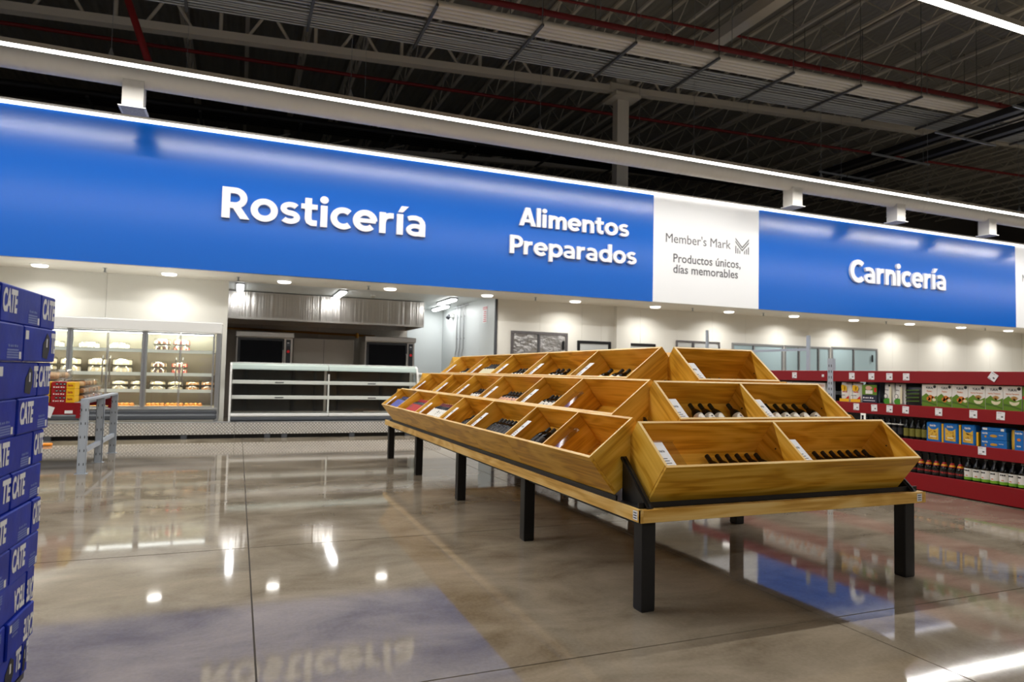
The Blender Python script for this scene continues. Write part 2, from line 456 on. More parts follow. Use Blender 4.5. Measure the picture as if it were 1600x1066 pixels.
# kitchen front wall (plane Y = 14.9) left of the opening and right of it, laid from insulated panels
WY = 14.9
wk = struct(B('grey_dark').bb(-9, -.25, WY+.02, WY+.1, 0, 3.06).obj('wall_cooler'))
x = -9.0
while x < -.3:
    x1 = min(x+2.2, -.236)
    B('wall_white').bb(x+.002, x1-.002, WY, WY+.04, 0, 3.06).obj('panel', wk); x = x1
wr = struct(B('grey_dark').bb(5.64, 26, WY+.02, WY+.1, 0, 3.06).obj('wall_butcher'))
x = 5.63; i = 0
while x < 25.1:
    x1 = min((8.49 if x < 8.4 and x > 7 else x+1.148), 25.11)
    B('wall_white').bb(x+.002, x1-.002, WY, WY+.04, 0, 3.06).obj('panel', wr); x = x1
struct(B('wall_white').bb(25.11, 25.3, 13.5, WY, 0, 3.06).obj('wall_return'))
# white column casing against the wall, steel column above it
struct(B('wall_white').bb(8.86, 9.28, WY-.12, WY, 0, 3.06).obj('trim_1'))
col_ = struct(B('steel_beam').bb(8.9, 9.24, 14.95, 15.2, 3.3, 9.2).obj('trim_2'))
b = B('steel_beam'); b.bb(8.62, 9.52, 14.86, 15.0, 8.62, 8.9, .03); b.bb(8.7, 9.44, 14.7, 15.4, 8.5, 8.6); b.obj('cap_plate', col_)
# soffit between sign and wall
so = struct(B('soffit_white').bb(-9, 26, 13.42, WY, 3.06, 3.2).obj('trim_3'))
# corner seam trim at the kitchen opening
struct(B('grey_dark').bb(5.60, 5.655, WY-.03, WY+.03, 0, 3.05).obj('trim_4'))
# kitchen room behind the opening
b = B('panel_white'); b.bb(-.9, 5.63, WY+.11, 19.5, 3.14, 3.24); ck_ = struct(b.obj('ceiling_kitchen'))
wks = struct(B('grey_dark').bb(5.66, 5.7, WY+.05, 19.4, 0, 3.14).obj('wall_kitchen_side'))
y = WY+.05
while y < 19.3:
    y1 = min(y+1.12, 19.4); B('panel_white').bb(5.63, 5.66, y+.002, y1-.002, 0, 3.14).obj('panel', wks); y = y1
wkb = struct(B('grey_dark').bb(-.9, 5.63, 19.44, 19.5, 0, 3.14).obj('wall_kitchen_back'))
for x0, x1, mm in ((-.9, .55, 'steel_wall'), (.55, 2.03, 'steel_wall'), (2.03, 3.5, 'steel_wall'), (3.5, 4.55, 'steel_wall'), (4.55, 5.63, 'panel_white')):
    B(mm).bb(x0+.003, x1-.003, 19.4, 19.44, 0, 3.14).obj('panel', wkb)
struct(B('steel_wall').bb(-.9, -.80, WY+.12, 19.4, 0, 3.14).obj('wall_kitchen_left'))

# ------------------------------------------------------------------ windows in the butcher wall
wn = 0
def window(x0, x1, z0, z1, frame, pane, splits, fw_=.05, handle=None):
    global wn; wn += 1
    b = B(frame); y0, y1 = WY-.035, WY
    b.bb(x0, x1, y0, y1, z1-fw_, z1, .006); b.bb(x0, x1, y0, y1, z0, z0+fw_, .006)
    b.bb(x0, x0+fw_, y0, y1, z0+fw_, z1-fw_, .006); b.bb(x1-fw_, x1, y0, y1, z0+fw_, z1-fw_, .006)
    o = struct(b.obj('window_%d' % wn))
    xs = [x0+fw_]+splits+[x1-fw_]
    for a, c in zip(xs[:-1], xs[1:]):
        B(pane).bb(a+.012, c-.012, WY-.016, WY-.004, z0+fw_, z1-fw_).obj('pane', o)
    for s_ in splits:
        B(frame).bb(s_-.02, s_+.02, y0-.006, y1, z0+fw_, z1-fw_).obj('mullion', o)
        B('grey_dark').bb(s_-.045, s_-.02, y0-.003, y1, z0+fw_, z1-fw_).obj('gasket', o)
    if handle:
        B('black_plastic').bb(handle-.03, handle+.03, y0-.03, y0, z1-.42, z1-.2, .01).obj('handle', o)
    return o
window(6.01, 7.53, .9, 2.32, 'tape_metal', 'foil', [6.76], .07, 7.40)
window(7.80, 8.76, .9, 2.15, 'black_plastic', 'pane_light', [], .07)
window(9.27, 10.10, .9, 2.14, 'black_plastic', 'pane_light', [], .07)
window(10.74, 12.18, .9, 2.27, 'tape_metal', 'pane_light', [11.30], .05, 11.95)
window(12.59, 14.42, .9, 2.27, 'alu', 'window_pane', [13.35], .06)
window(14.46, 16.20, .9, 2.27, 'alu', 'window_pane', [15.0, 15.75], .06)
window(16.26, 18.15, .9, 2.29, 'alu', 'window_pane', [17.15], .06, 17.9)

# ------------------------------------------------------------------ sign band
SY = 13.4
def sign(x0, x1, m_, label):
    o = B(m_).bb(x0, x1, SY, SY+.10, 3.06, 5.61).obj('sign_panel')
    return tag(o, label, 'sign')
sA = sign(-9, 9.0, 'sign_blue', 'long blue sign board lettered Rosticería and Alimentos Preparados')
sB = sign(9.0, 12.17, 'sign_white', "white sign board reading Member's Mark between two blue boards")
sC = sign(12.17, 22.32, 'sign_blue', 'blue sign board lettered Carnicería at the right')
sD = sign(22.32, 25.5, 'sign_white', 'white sign board cut by the right edge of the picture')
FR = ((0, SY, 0), (1, 0, 0), (0, 0, 1))           # frame facing the shop (-Y)
def arc(cx, cy, rx, ry, t0, t1, n=22):
    return [(cx+rx*math.cos(math.radians(t0+(t1-t0)*i/n)), cy+ry*math.sin(math.radians(t0+(t1-t0)*i/n))) for i in range(n+1)]
def stroke(pts, w, closed=False):
    """outline strip of a thick pen line"""
    P_ = [Vector(p) for p in pts]
    if closed: P_ = P_[:-1]
    n_ = len(P_); L_, R_ = [], []
    for i in range(n_):
        a_ = P_[(i-1) % n_] if (closed or i > 0) else None
        c_ = P_[(i+1) % n_] if (closed or i < n_-1) else None
        d1 = (P_[i]-a_).normalized() if a_ is not None else (c_-P_[i]).normalized()
        d2 = (c_-P_[i]).normalized() if c_ is not None else d1
        n1 = Vector((-d1.y, d1.x)); n2 = Vector((-d2.y, d2.x)); m_ = (n1+n2).normalized()
        k_ = w/2/max(.5, m_.dot(n1))
        L_.append(P_[i]+m_*k_); R_.append(P_[i]-m_*k_)
    return L_, R_, closed
XH = .73
def bar(x0, x1, y0, y1): return [(x0, y0), (x1, y0), (x1, y1), (x0, y1)]
BOWL = [(.1, .905)]+arc(.37, .665, .24, .24, 90, -90, 14)+[(.1, .425)]
GL = {      # letter: (solid outlines, pen strokes (points, width, closed), advance)
 'o': ([], [(arc(.375, .365, .277, .28, 0, 360, 32), .195, True)], .80),
 'c': ([], [(arc(.375, .365, .277, .28, 48, 312), .195, False)], .67),
 'e': ([bar(.15, .70, .30, .44)], [(arc(.375, .365, .277, .28, 2, 318), .195, False)], .78),
 's': ([], [(arc(.30, .505, .20, .14, 35, 262, 14)+arc(.285, .225, .205, .14, 78, -148, 16), .17, False)], .60),
 't': ([bar(0, .47, .56, .73)], [([(.205, .93), (.205, .24), (.235, .145), (.31, .1), (.46, .1)], .195, False)], .53),
 'i': ([bar(.03, .23, 0, XH)], [(arc(.13, .925, .062, .062, 0, 360, 16), .125, True)], .32),
 'í': ([bar(.03, .23, 0, XH), [(.07, .80), (.22, .80), (.40, 1.02), (.17, 1.02)]], [], .32),
 'r': ([bar(.03, .23, 0, XH)], [([(.13, .36), (.17, .52), (.26, .605), (.36, .632), (.47, .632)], .19, False)], .545),
 'a': ([bar(.44, .63, 0, .46)], [([(.07, .60), (.17, .64), (.31, .65), (.45, .61), (.53, .50), (.535, .36)], .165, False), (arc(.315, .215, .225, .145, 0, 360, 24), .15, True)], .72),
 'R': ([bar(.03, .25, 0, 1), [(.26, .44), (.50, .44), (.78, 0), (.53, 0)]], [(BOWL, .19, False)], .80),
 'P': ([bar(.03, .25, 0, 1)], [(BOWL, .19, False)], .72),
 'A': ([[(0, 0), (.225, 0), (.535, 1), (.31, 1)], [(.845, 0), (.62, 0), (.31, 1), (.535, 1)], bar(.19, .66, .19, .36)], [], .86),
 'l': ([bar(.03, .23, 0, 1.04)], [], .30),
 'm': ([bar(.03, .23, 0, XH)], [([(.13, .40), (.18, .56), (.30, .632), (.41, .61), (.49, .52), (.505, .38), (.505, 0)], .19, False), ([(.505, .40), (.56, .56), (.68, .632), (.79, .61), (.87, .52), (.885, .38), (.885, 0)], .19, False)], 1.03),
 'n': ([bar(.03, .23, 0, XH)], [([(.13, .40), (.19, .56), (.32, .632), (.46, .61), (.55, .52), (.57, .38), (.57, 0)], .195, False)], .73),
 'p': ([bar(.03, .23, -.27, XH)], [(arc(.40, .365, .275, .28, 0, 360, 30), .19, True)], .80),
 'd': ([bar(.55, .75, 0, 1.04)], [(arc(.375, .365, .275, .28, 0, 360, 30), .19, True)], .82),
 'C': ([], [(arc(.49, .5, .375, .42, 46, 314), .215, False)], .86)}
def glyph(b, ch, x0, z0, sx, sz, d):
    """one raised letter, front at y = SY-.012-d"""
    yb, yf = SY+.002, SY-.012-d
    q = lambda p, y: (x0+p[0]*sx, y, z0+p[1]*sz)
    solids, pens, adv = GL[ch]
    for k, o_ in enumerate(solids):
        n_ = len(o_); f_ = yf-.0004*k
        b.add([q(p, f_) for p in o_]+[q(p, yb) for p in o_], [tuple(range(n_))]+[(i, (i+1) % n_, n_+(i+1) % n_, n_+i) for i in range(n_)])
    for k, (pts, w, cl) in enumerate(pens):
        L_, R_, cl = stroke(pts, w, cl); n_ = len(L_); f_ = yf-.0004*(k+3)
        V = [q(p, f_) for p in L_]+[q(p, f_) for p in R_]+[q(p, yb) for p in L_]+[q(p, yb) for p in R_]
        F = []
        for i in range(n_ if cl else n_-1):
            j = (i+1) % n_
            F += [(i, j, n_+j, n_+i), (i, 2*n_+i, 2*n_+j, j), (n_+i, n_+j, 3*n_+j, 3*n_+i)]
        if not cl: F += [(0, n_, 3*n_, 2*n_), (n_-1, 3*n_-1, 4*n_-1, 2*n_-1)]
        b.add(V, F)
def raised(word, parent, x0, x1, base, cap, bold=0):
    """each raised letter its own part"""
    tot = sum(GL[c][2] for c in word)-.07; s_x = (x1-x0)/tot; x = x0
    for ch in word:
        b = B('letter_white'); glyph(b, ch, x, base, s_x, cap, .05); b.obj('letter', parent); x += GL[ch][2]*s_x
raised('Rosticería', sA, -.41, 3.46, 4.045, .575, .030)
raised('Alimentos', sA, 5.53, 8.27, 4.515, .40, .026)
raised('Preparados', sA, 5.31, 8.485, 3.885, .40, .026)
raised('Carnicería', sC, 15.27, 19.07, 3.985, .60, .026)
for par, dx in ((sB, 0), (sD, 13.3)):
    f2 = ((dx, SY-.003, 0), (1, 0, 0), (0, 0, 1))
    B('ink_grey').text("Member's Mark", f2, 9.35, 4.515, w=1.93, h=.215).obj('lettering', par)
    B('ink_grey').text('Productos únicos,', f2, 9.57, 4.05, w=2.02, h=.20, bold=.012).obj('lettering', par)
    B('ink_grey').text('días memorables', f2, 9.57, 3.79, w=1.94, h=.20, bold=.012).obj('lettering', par)
    lg = B('ink_grey')              # monogram: an M of parallel strokes
    for sg in (1, -1):
        cx = 11.637
        pt = lambda u, v: (cx+sg*u, v)
        def pl(*q):
            q = [pt(*p_) for p_ in q]
            lg.prism(q if sg > 0 else q[::-1], f2, .001)
        for k in range(3):          # three parallel strokes falling to the middle, each turning down at the outside
            dz = k*.075; ou = .212-k*.062
            if k < 2: pl((0, 4.56-dz), (.212, 4.775-dz), (.212, 4.815-dz), (0, 4.60-dz))
            pl((ou-.028, 4.42), (ou, 4.42), (ou, 4.62-k*.05), (ou-.028, 4.595-k*.05))
    lg.obj('monogram', par)

# LED strip along the top of the sign
st = tag(B('housing').bb(-9, 25.5, 13.36, 13.46, 5.655, 5.70).obj('strip_light'), 'continuous white LED strip running along the top of the sign band', 'light')
B('led_strip').bb(-9, 25.5, 13.352, 13.47, 5.625, 5.655).obj('diffuser', st)
for k in range(12): B('housing').bb(-8+k*2.9, -7.97+k*2.9, 13.349, 13.46, 5.65, 5.67).obj('clip', st)

# recessed downlights in the soffit, sprinkler heads between them
DLX = (-5.45, -3.35, -1.28, .80, 2.95, 5.16, 7.40, 9.66, 11.96, 14.2, 16.45, 18.75, 21.05, 23.35)
for k, x in enumerate(DLX):
    o = empty('downlight', (x, 14.26, 3.06))
    B('white_paint').lathe([(.13, -.012), (.15, -.010), (.15, 0), (.13, 0)], 24).obj('trim_ring', o)
    B('down_led').lathe([(.0001, -.045), (.11, -.043), (.128, -.03), (.13, -.004)], 24).obj('lens', o)
    tag(o, 'round ceiling light under the soffit, %s from the left end of the row' % ORD[k], 'light', 'round lights under the soffit')
    area_light('lamp', (0, 0, -.05), .24, .24, P_DOWN, col=(1, .96, .89), shape='DISK', spread=150, parent=o)
for k, x in enumerate((-2.32, -.06, 2.47, 6.3, 10.7, 13.0, 17.6, 22.0)):
    b = B('galv'); b.cyl((0, 0, 0), (0, 0, -.07), .014, n=8); b.cyl((0, 0, -.07), (0, 0, -.075), .032, n=10); b.cyl((0, 0, .0), (0, 0, -.004), .04, n=12)
    b.obj('sprinkler_head', so, loc=(x, 14.13, 3.06))

# ------------------------------------------------------------------ overhead LED rows, air duct
for k, yy in enumerate(LED_ROWS):
    lab = ['row of linear LED light over the aisle behind the viewer', 'linear LED light crossing the upper right corner', 'long linear LED light running above the white duct'][k]
    o = tag(B('housing').bb(-14, 38, yy-.045, yy+.045, LED_Z, LED_Z+.07).obj('linear_light'), lab, 'light')
    B('led').bb(-14, 38, yy-.04, yy+.04, LED_Z-.024, LED_Z).obj('diffuser', o)
    for i in range(14):
        x = -12.6+i*3.55
        hb = B('galv'); hb.cyl((x, yy, LED_Z+.07), (x, yy, roof_z(x)-.6), .005, n=4, caps=False); hb.cyl((x, yy, LED_Z+.07), (x, yy, LED_Z+.2), .05, .008, n=6)
        hb.obj('hanger', o)
    for i in range(8):
        a_ = area_light('row_lamp', (-14+6.5*(i+.5), yy, LED_Z-.026), 6.5, .08, P_ROW*6.4, col=(1, .975, .94)); a_.parent = o
du = empty('air_duct', (0, 12.5, 6.06))
tag(du, 'round white spiral air duct hanging below the linear light', 'duct')
b = B('duct'); b.cyl((-14, 0, 0), (38, 0, 0), .175, n=32); b.obj('duct_body', du)
for x in (-1.76, 12.4, 15.95, 19.6, -7.5, 23.3):
    v = B('duct'); v.bb(x-.155, x+.155, -.155, .155, -.555, -.10); vo = v.obj('drop_vent', du)
    d_ = B('white_paint'); d_.bb(x-.20, x+.20, -.20, .20, -.57, -.555); d_.obj('diffuser', vo)
    s_ = B('grey_dark')
    for q in range(6): s_.bb(x-.17, x+.17, -.16+q*.06, -.14+q*.06, -.573, -.57)
    s_.obj('louver', vo)
for i in range(17):
    x = -13+i*3.0
    b = B('galv'); b.cyl((x, 0, .2), (x, 0, roof_z(x)-6.06-.6), .004, n=4, caps=False); b.lathe([(.206, -.0), (.21, .0), (.21, .001)], 8) if False else None
    b.obj('hanger', du)
for i in range(15):
    x = -13.3+i*3.35
    b = B('duct'); b.cyl((x-.012, 0, 0), (x+.012, 0, 0), .179, n=32); b.obj('seam_ring', du)

# ------------------------------------------------------------------ conduit rack, sprinkler pipe, other overhead runs
def tz(x): return 7.27+.043*(x-1.5)
cr_ = empty('conduit_rack', (0, 0, 0)); tag(cr_, 'wide overhead rack of parallel steel conduits on cross struts', 'conduits')
for i in range(4):
    yy = 10.58+i*.125
    B('conduit_white').cyl((-12, yy, tz(-12)+.065), (36, yy, tz(36)+.065), .056, n=8).obj('conduit', cr_)
for i, yy in enumerate((11.12, 11.22, 11.32, 11.43, 11.56, 11.63, 11.70, 11.80, 11.88, 11.97)):
    r_ = (.022, .028, .018)[i % 3]
    B('galv').cyl((-12, yy, tz(-12)+r_), (36, yy, tz(36)+r_), r_, n=7).obj('conduit', cr_)
for i in range(24):
    x = -10.5+i*1.9
    b = B('strut_dark'); b.bb(x-.022, x+.022, 10.45, 12.06, tz(x)-.045, tz(x), .0)
    for yy in (10.47, 12.03): b.cyl((x, yy, tz(x)), (x, yy, roof_z(x)-.3), .008, n=5)
    b.obj('strut', cr_)
def pz(x): return 8.28+.037*(x-4)
b = B('pipe_red'); b.cyl((-6, 11.64, pz(-6)), (36, 11.64, pz(36)), .06, n=12)
sp = tag(b.obj('sprinkler_pipe'), 'long dark red sprinkler main running above the conduit rack', 'pipe')
for x in (5.2, 8.1, 11.5, 15, 18.8):
    q = B('pipe_red'); q.cyl((x-.05, 11.64, pz(x)), (x+.05, 11.64, pz(x)), .074, n=12); q.obj('coupling', sp)
for x in (6.5, 9.8, 13.2, 16.9): B('galv').cyl((x, 11.64, pz(x)), (x, 11.64, roof_z(x)-.1), .007, n=5).obj('hanger', sp)
b = B('pipe_red'); b.cyl((-10, 17, 8.3), (36, 17, 9.9), .045, n=10); tag(b.obj('sprinkler_pipe'), 'thin red sprinkler line far behind the girder', 'pipe')
b = B('pipe_red'); b.cyl((-2.25, 12.95, 8.3), (-1.62, 12.95, 6.5), .06, n=10); tag(b.obj('sprinkler_riser'), 'dark red slanting pipe above the left end of the sign', 'pipe')
b = B('pipe_red'); b.cyl((6, 12.6, roof_z(6)-.75), (36, 12.6, roof_z(36)-.75), .03, n=10); tag(b.obj('sprinkler_branch'), 'thin red pipe right under the roof joists', 'pipe')
bp = empty('insulated_pipes', (0, 17.5, 7.25)); tag(bp, 'bank of black insulated pipes behind the sign on slanting brackets', 'pipes')
for i in range(4): B('black_pipe').cyl((-10, i*.2, .01*i), (26, i*.2, .9+.01*i), .085, n=10).obj('pipe', bp)
for i in range(14): B('strut_dark').bb(-8+i*2.3, -7.94+i*2.3, -.15, .95, -.14+(-8+i*2.3+10)*.025, -.10+(-8+i*2.3+10)*.025).obj('bracket', bp)
for i, (x, lab) in enumerate(((16.25, 'black busway crossing the ceiling at right, nearer the duct'), (17.4, 'black busway crossing the ceiling at right, farther one'))):
    o = tag(B('black_pipe').bb(x-.1, x+.1, 3, 16.5, 7.50, 7.66, .01).obj('busway'), lab, 'busway')
    for q in range(7): B('galv').bb(x-.55, x+.55, 4+q*1.8, 4.04+q*1.8, 7.44, 7.49).obj('cross_bar', o)
    B('black_pipe').bb(x+.25, x+.3, 3, 16.5, 7.50, 7.56).obj('rail', o)
# ================================================================== WINE DISPLAY TABLE
DX0, DX1, DY0, DY1, DZ = 2.055, 4.285, 3.15, 10.02, .569
disp = empty('wine_display_table', ((DX0+DX1)/2, (DY0+DY1)/2, 0))
tag(disp, 'long three-tier wooden wine display table on black square legs', 'display table')
OX, OY = (DX0+DX1)/2, (DY0+DY1)/2
def rel(o):      # move a part built in world coordinates under the table
    o.location = (-OX, -OY, 0); return o
# deck: two lengths of plywood with edge boards
for y0, y1 in ((DY0, 6.58), (6.584, DY1)):
    rel(B('deck_y').bb(DX0+.02, DX1-.02, y0+(.02 if y0 == DY0 else 0), y1-(.02 if y1 == DY1 else 0), DZ-.05, DZ-.002).obj('deck_board', disp))
def lab_sticker(fr, parent):
    b = B('card'); b.rect(fr, 0, .045, 0, .05, .001); b.mat('ink_black')
    for q in range(3): b.rect(((Vector(fr[0])+Vector(fr[1]).cross(Vector(fr[2]))*.0015), fr[1], fr[2]), .006, .038, .008+q*.014, .013+q*.014)
    return rel(b.obj('sticker', parent))
for y0, y1 in ((DY0, 6.58), (6.584, DY1)):
    e1 = rel(B('deck_y').bb(DX0, DX0+.02, y0, y1, DZ-.071, DZ, .002).obj('edge_board', disp))
    rel(B('deck_y').bb(DX1-.02, DX1, y0, y1, DZ-.071, DZ, .002).obj('edge_board', disp))
    if y0 == DY0:
        s_ = lab_sticker(((DX0-.0005, DY0+.075, DZ-.06), (0, -1, 0), (0, 0, 1)), disp)
e2 = rel(B('deck_x').bb(DX0, DX1, DY0, DY0+.02, DZ-.071, DZ, .002).obj('edge_board', disp))
lab_sticker(((DX1-.085, DY0-.0005, DZ-.06), (1, 0, 0), (0, 0, 1)), disp)
rel(B('deck_x').bb(DX0, DX1, DY1-.02, DY1, DZ-.071, DZ, .002).obj('edge_board', disp))
for y in (3.20, 4.84, 6.545, 8.27, 9.92):
    for x in (2.10, 4.155):
        lg = B('black_steel'); lg.bb(x-.0, x+.088, y, y+.088, .004, DZ-.071, .004); lo = rel(lg.obj('leg', disp))
        B('black_plastic').bb(x+.004, x+.084, y+.004, y+.084, 0, .006).obj('foot', lo)
for x in (2.13, 4.18): rel(B('black_steel').bb(x, x+.03, 3.25, 9.95, DZ-.11, DZ-.05).obj('rail', disp))
# black steel tray between deck and lowest bins
b = B('black_steel')
b.bb(DX0+.02, DX1-.02, DY0+.05, DY0+.06, DZ, DZ+.03); b.bb(DX0+.012, DX0+.022, DY0+.28, DY1-.30, DZ, DZ+.032); b.bb(DX0+.02, DX1-.02, DY0+.05, DY1-.05, DZ, DZ+.004)
rel(b.obj('tray', disp))

ANG = math.radians(38.3); BD, BH, TH = .372, .282, .018
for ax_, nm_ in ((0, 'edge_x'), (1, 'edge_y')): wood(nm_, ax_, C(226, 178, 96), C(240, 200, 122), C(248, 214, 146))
def bin_matrix(side, run, perp, z):
    """front-lower edge line of the bin; run = start along the row, perp = position across"""
    if side == 'front': return T3(run, perp, z) @ Rm(ANG, 'X')
    if side == 'left': return T3(perp, run, z) @ Rm(-math.pi/2, 'Z') @ Rm(ANG, 'X')
    return T3(perp, run, z) @ Rm(math.pi/2, 'Z') @ Rm(ANG, 'X')
BINS = {}
def make_bin(key, side, run, perp, z, cuts, seams=()):
    M = bin_matrix(side, run, perp, z)
    L = cuts[-1]
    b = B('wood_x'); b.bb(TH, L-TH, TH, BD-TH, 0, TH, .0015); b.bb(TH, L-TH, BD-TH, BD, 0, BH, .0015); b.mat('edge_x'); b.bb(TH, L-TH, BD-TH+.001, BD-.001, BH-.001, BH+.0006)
    o = b.obj('bin', disp, M=T3(-OX, -OY, 0) @ M)
    sm_ = [0]+list(seams)+[L]
    for a, c in zip(sm_[:-1], sm_[1:]):
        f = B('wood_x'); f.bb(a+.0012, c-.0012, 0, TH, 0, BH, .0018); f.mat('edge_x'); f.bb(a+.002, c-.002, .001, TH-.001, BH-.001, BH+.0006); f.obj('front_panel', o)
    for k, c in enumerate(cuts):
        if k in (0, len(cuts)-1):
            x0 = 0 if k == 0 else L-TH
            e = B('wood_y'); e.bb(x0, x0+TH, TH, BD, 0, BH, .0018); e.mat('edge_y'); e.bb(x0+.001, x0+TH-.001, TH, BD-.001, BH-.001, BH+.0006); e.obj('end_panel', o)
        else:
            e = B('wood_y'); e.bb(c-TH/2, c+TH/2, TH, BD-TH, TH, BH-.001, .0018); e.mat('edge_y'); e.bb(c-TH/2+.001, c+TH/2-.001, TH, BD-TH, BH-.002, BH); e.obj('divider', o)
    # two dark screw heads per back panel bay
    for a, c in zip(cuts[:-1], cuts[1:]):
        q = B('black_plastic'); q.cyl((c-.012-TH/2, BD*.60, BH*.62), (c-.008-TH/2, BD*.60, BH*.62), .005, n=8); q.obj('screw', o)
    BINS[key] = (M, cuts)
    return o
STEP = .318
# front end tiers (facing the viewer)
make_bin('front1', 'front', 2.175, 3.262, .583, [0, 1.008, 1.985])
make_bin('front2', 'front', 2.487, 3.262+.305, .583+.238, [0, .693, 1.41])
make_bin('front3', 'front', 2.862, 3.262+.615, .583+.478, [0, .70])
# long left side tiers
make_bin('left1', 'left', 9.55, 2.075, .600, [9.55-y for y in (9.55, 8.59, 7.64, 6.65, 5.775, 4.82, 4.126, 3.455)], seams=[9.55-7.64, 9.55-5.775, 9.55-4.82])
make_bin('left2', 'left', 9.14, 2.385, .828, [9.14-y for y in (9.14, 8.076, 7.239, 6.348, 5.378, 4.648, 3.735)], seams=[9.14-7.24, 9.14-5.378])
make_bin('left3', 'left', 8.745, 2.695, 1.062, [8.745-y for y in (8.745, 7.70, 6.856, 5.951, 4.966, 4.06)], seams=[8.745-6.856, 8.745-4.966])
# right side tiers, mirrored, out of sight behind the front bins
make_bin('right1', 'right', 3.62, 4.265, .600, [0, 1.5, 3.0, 4.5, 5.9])
make_bin('right2', 'right', 3.93, 3.955, .828, [0, 1.35, 2.7, 4.05, 5.2])
make_bin('right3', 'right', 4.24, 3.645, 1.062, [0, 1.5, 3.0, 4.5])
# far end tiers
for k, (w, dy, z) in enumerate(((1.98, 0, .583), (1.41, .305, .821), (.70, .615, 1.061))):
    M = T3(OX+w/2, 9.91-dy, z) @ Rm(math.pi, 'Z') @ Rm(ANG, 'X')
    b = B('wood_x'); b.bb(0, w, 0, BD, 0, TH); b.bb(0, w, BD-TH, BD, 0, BH); o = b.obj('bin', disp, M=T3(-OX, -OY, 0) @ M)
    B('wood_x').bb(0, w, -.0005, TH, 0, BH).obj('front_panel', o)
    for x0 in (0, w-TH): B('wood_y').bb(x0, x0+TH, TH, BD-TH, TH, BH).obj('end_panel', o)
# black bracket plates under the ends of the bins, and posts carrying the upper tiers
vd, wd = (math.cos(ANG), math.sin(ANG)), (-math.sin(ANG), math.cos(ANG))
def bracket(x, y, z, drop):
    b = B('black_steel')
    fr = ((x, 0, 0), (0, 1, 0), (0, 0, 1))
    if not drop:
        b.prism([(y-.097, z-.011), (y+.19, z-.011), (y+.19, z+.238), (y+.168, z+.232), (y-.085, z+.012)], fr, .012)
        b.prism([(y-.097, z-.011), (y-.085, z-.011), (y+.19, z+.226), (y+.19, z+.240)], ((x-.014, 0, 0), (0, 1, 0), (0, 0, 1)), .040)
    else:
        b.prism([(y+.03, z+.05), (y+.15, z+.05), (y+.15, z+.215), (y+.135, z+.21), (y+.03, z+.10)], fr, .012)
        b.bb(x, x+.012, y+.06, y+.15, DZ, z+.06)
    rel(b.obj('bracket', disp))
for (x0, L, y, z, dr) in ((2.175, 1.985, 3.262, .583, False), (2.487, 1.41, 3.567, .821, True), (2.862, .70, 3.877, 1.061, True)):
    bracket(x0-.052, y, z, dr); bracket(x0+L+.030, y, z, dr)
for i, (x, z, ya, yb) in enumerate(((2.385, .828, 3.8, 9.1), (2.695, 1.062, 4.1, 8.7), (3.955, .828, 3.8, 9.1), (3.645, 1.062, 4.1, 8.7))):
    for yy in (ya, (ya+yb)/2, yb):
        sg = 1 if x < OX else -1
        rel(B('black_steel').bb(x+sg*.16-.02, x+sg*.16+.02, yy-.02, yy+.02, DZ, z+.12).obj('post', disp))

# ------------------------------------------------------------------ bottles
mat('glass_green_dark', C(13, 17, 13), .14, spec=.35); mat('glass_black', C(9, 9, 10), .16, spec=.35)
mat('cap_black', C(20, 21, 23), .42); mat('cap_green', C(20, 34, 28), .38); mat('cap_wine', C(116, 22, 38), .4); mat('cap_blue', C(36, 42, 110), .4); mat('cap_red', C(176, 26, 34), .4)
mat('label_white', C(238, 236, 228), .6); mat('label_cream', C(228, 220, 184), .6); mat('label_pink', C(226, 176, 150), .6); mat('label_red', C(190, 44, 40), .55); mat('label_blue', C(86, 94, 176), .55); mat('label_black', C(34, 34, 38), .5)
def bottle_proto(glass, cap, label, ink='ink_grey', two=False):
    b = B(glass)
    b.lathe([(.0001, .004), (.030, .0), (.0365, .005), (.0368, .012), (.0368, .185), (.034, .205), (.024, .228), (.0165, .242), (.0145, .258), (.0142, .30)], 18)
    o = b.obj('wine_bottle')
    c = B(cap); c.lathe([(.0152, .238), (.0156, .245), (.0156, .296), (.0150, .3005), (.0001, .3008)], 16); c.obj('capsule', o)
    if label:
        q = B(label); q.lathe([(.0372, .055), (.0373, .178)], 18); q.mat(ink)
        n_ = 18
        for (za, zb, t0, t1) in ((.120, .128, .2, 1.2), (.100, .104, .3, 1.1), (.085, .088, .3, 1.0), (.135, .150, .5, .9)):
            for half in (0, math.pi):
                vs_ = []
                for i in range(5):
                    t = t0+(t1-t0)*i/4+half
                    vs_ += [(.0375*math.cos(t), .0375*math.sin(t), za), (.0375*math.cos(t), .0375*math.sin(t), zb)]
                q.add(vs_, [(2*i, 2*i+2, 2*i+3, 2*i+1) for i in range(4)])
        q.obj('label', o)
    if two:
        q = B(two); q.lathe([(.0372, .165), (.0368, .187), (.0345, .204)], 18); q.obj('neck_label', o)
    _KIDS[o.name] = kids(o)
    return o
PROTO = dict(
    black=bottle_proto('glass_black', 'cap_black', 'label_black'), green=bottle_proto('glass_green_dark', 'cap_green', 'label_white'),
    white=bottle_proto('glass_black', 'cap_black', 'label_white'), cream=bottle_proto('glass_black', 'cap_black', 'label_cream'),
    pink=bottle_proto('glass_black', 'cap_black', 'label_pink'), wine=bottle_proto('glass_black', 'cap_wine', 'label_white'),
    blue=bottle_proto('glass_black', 'cap_blue', 'label_blue', two='label_blue'), red=bottle_proto('glass_black', 'cap_red', 'label_red', two='label_black'))
_used = set()
def bottle(kind, M):
    p_ = PROTO[kind]
    if kind in _used: o = copy_tree(p_, M)
    else: _used.add(kind); o = p_; o.matrix_local = M
    return o
BS = .93
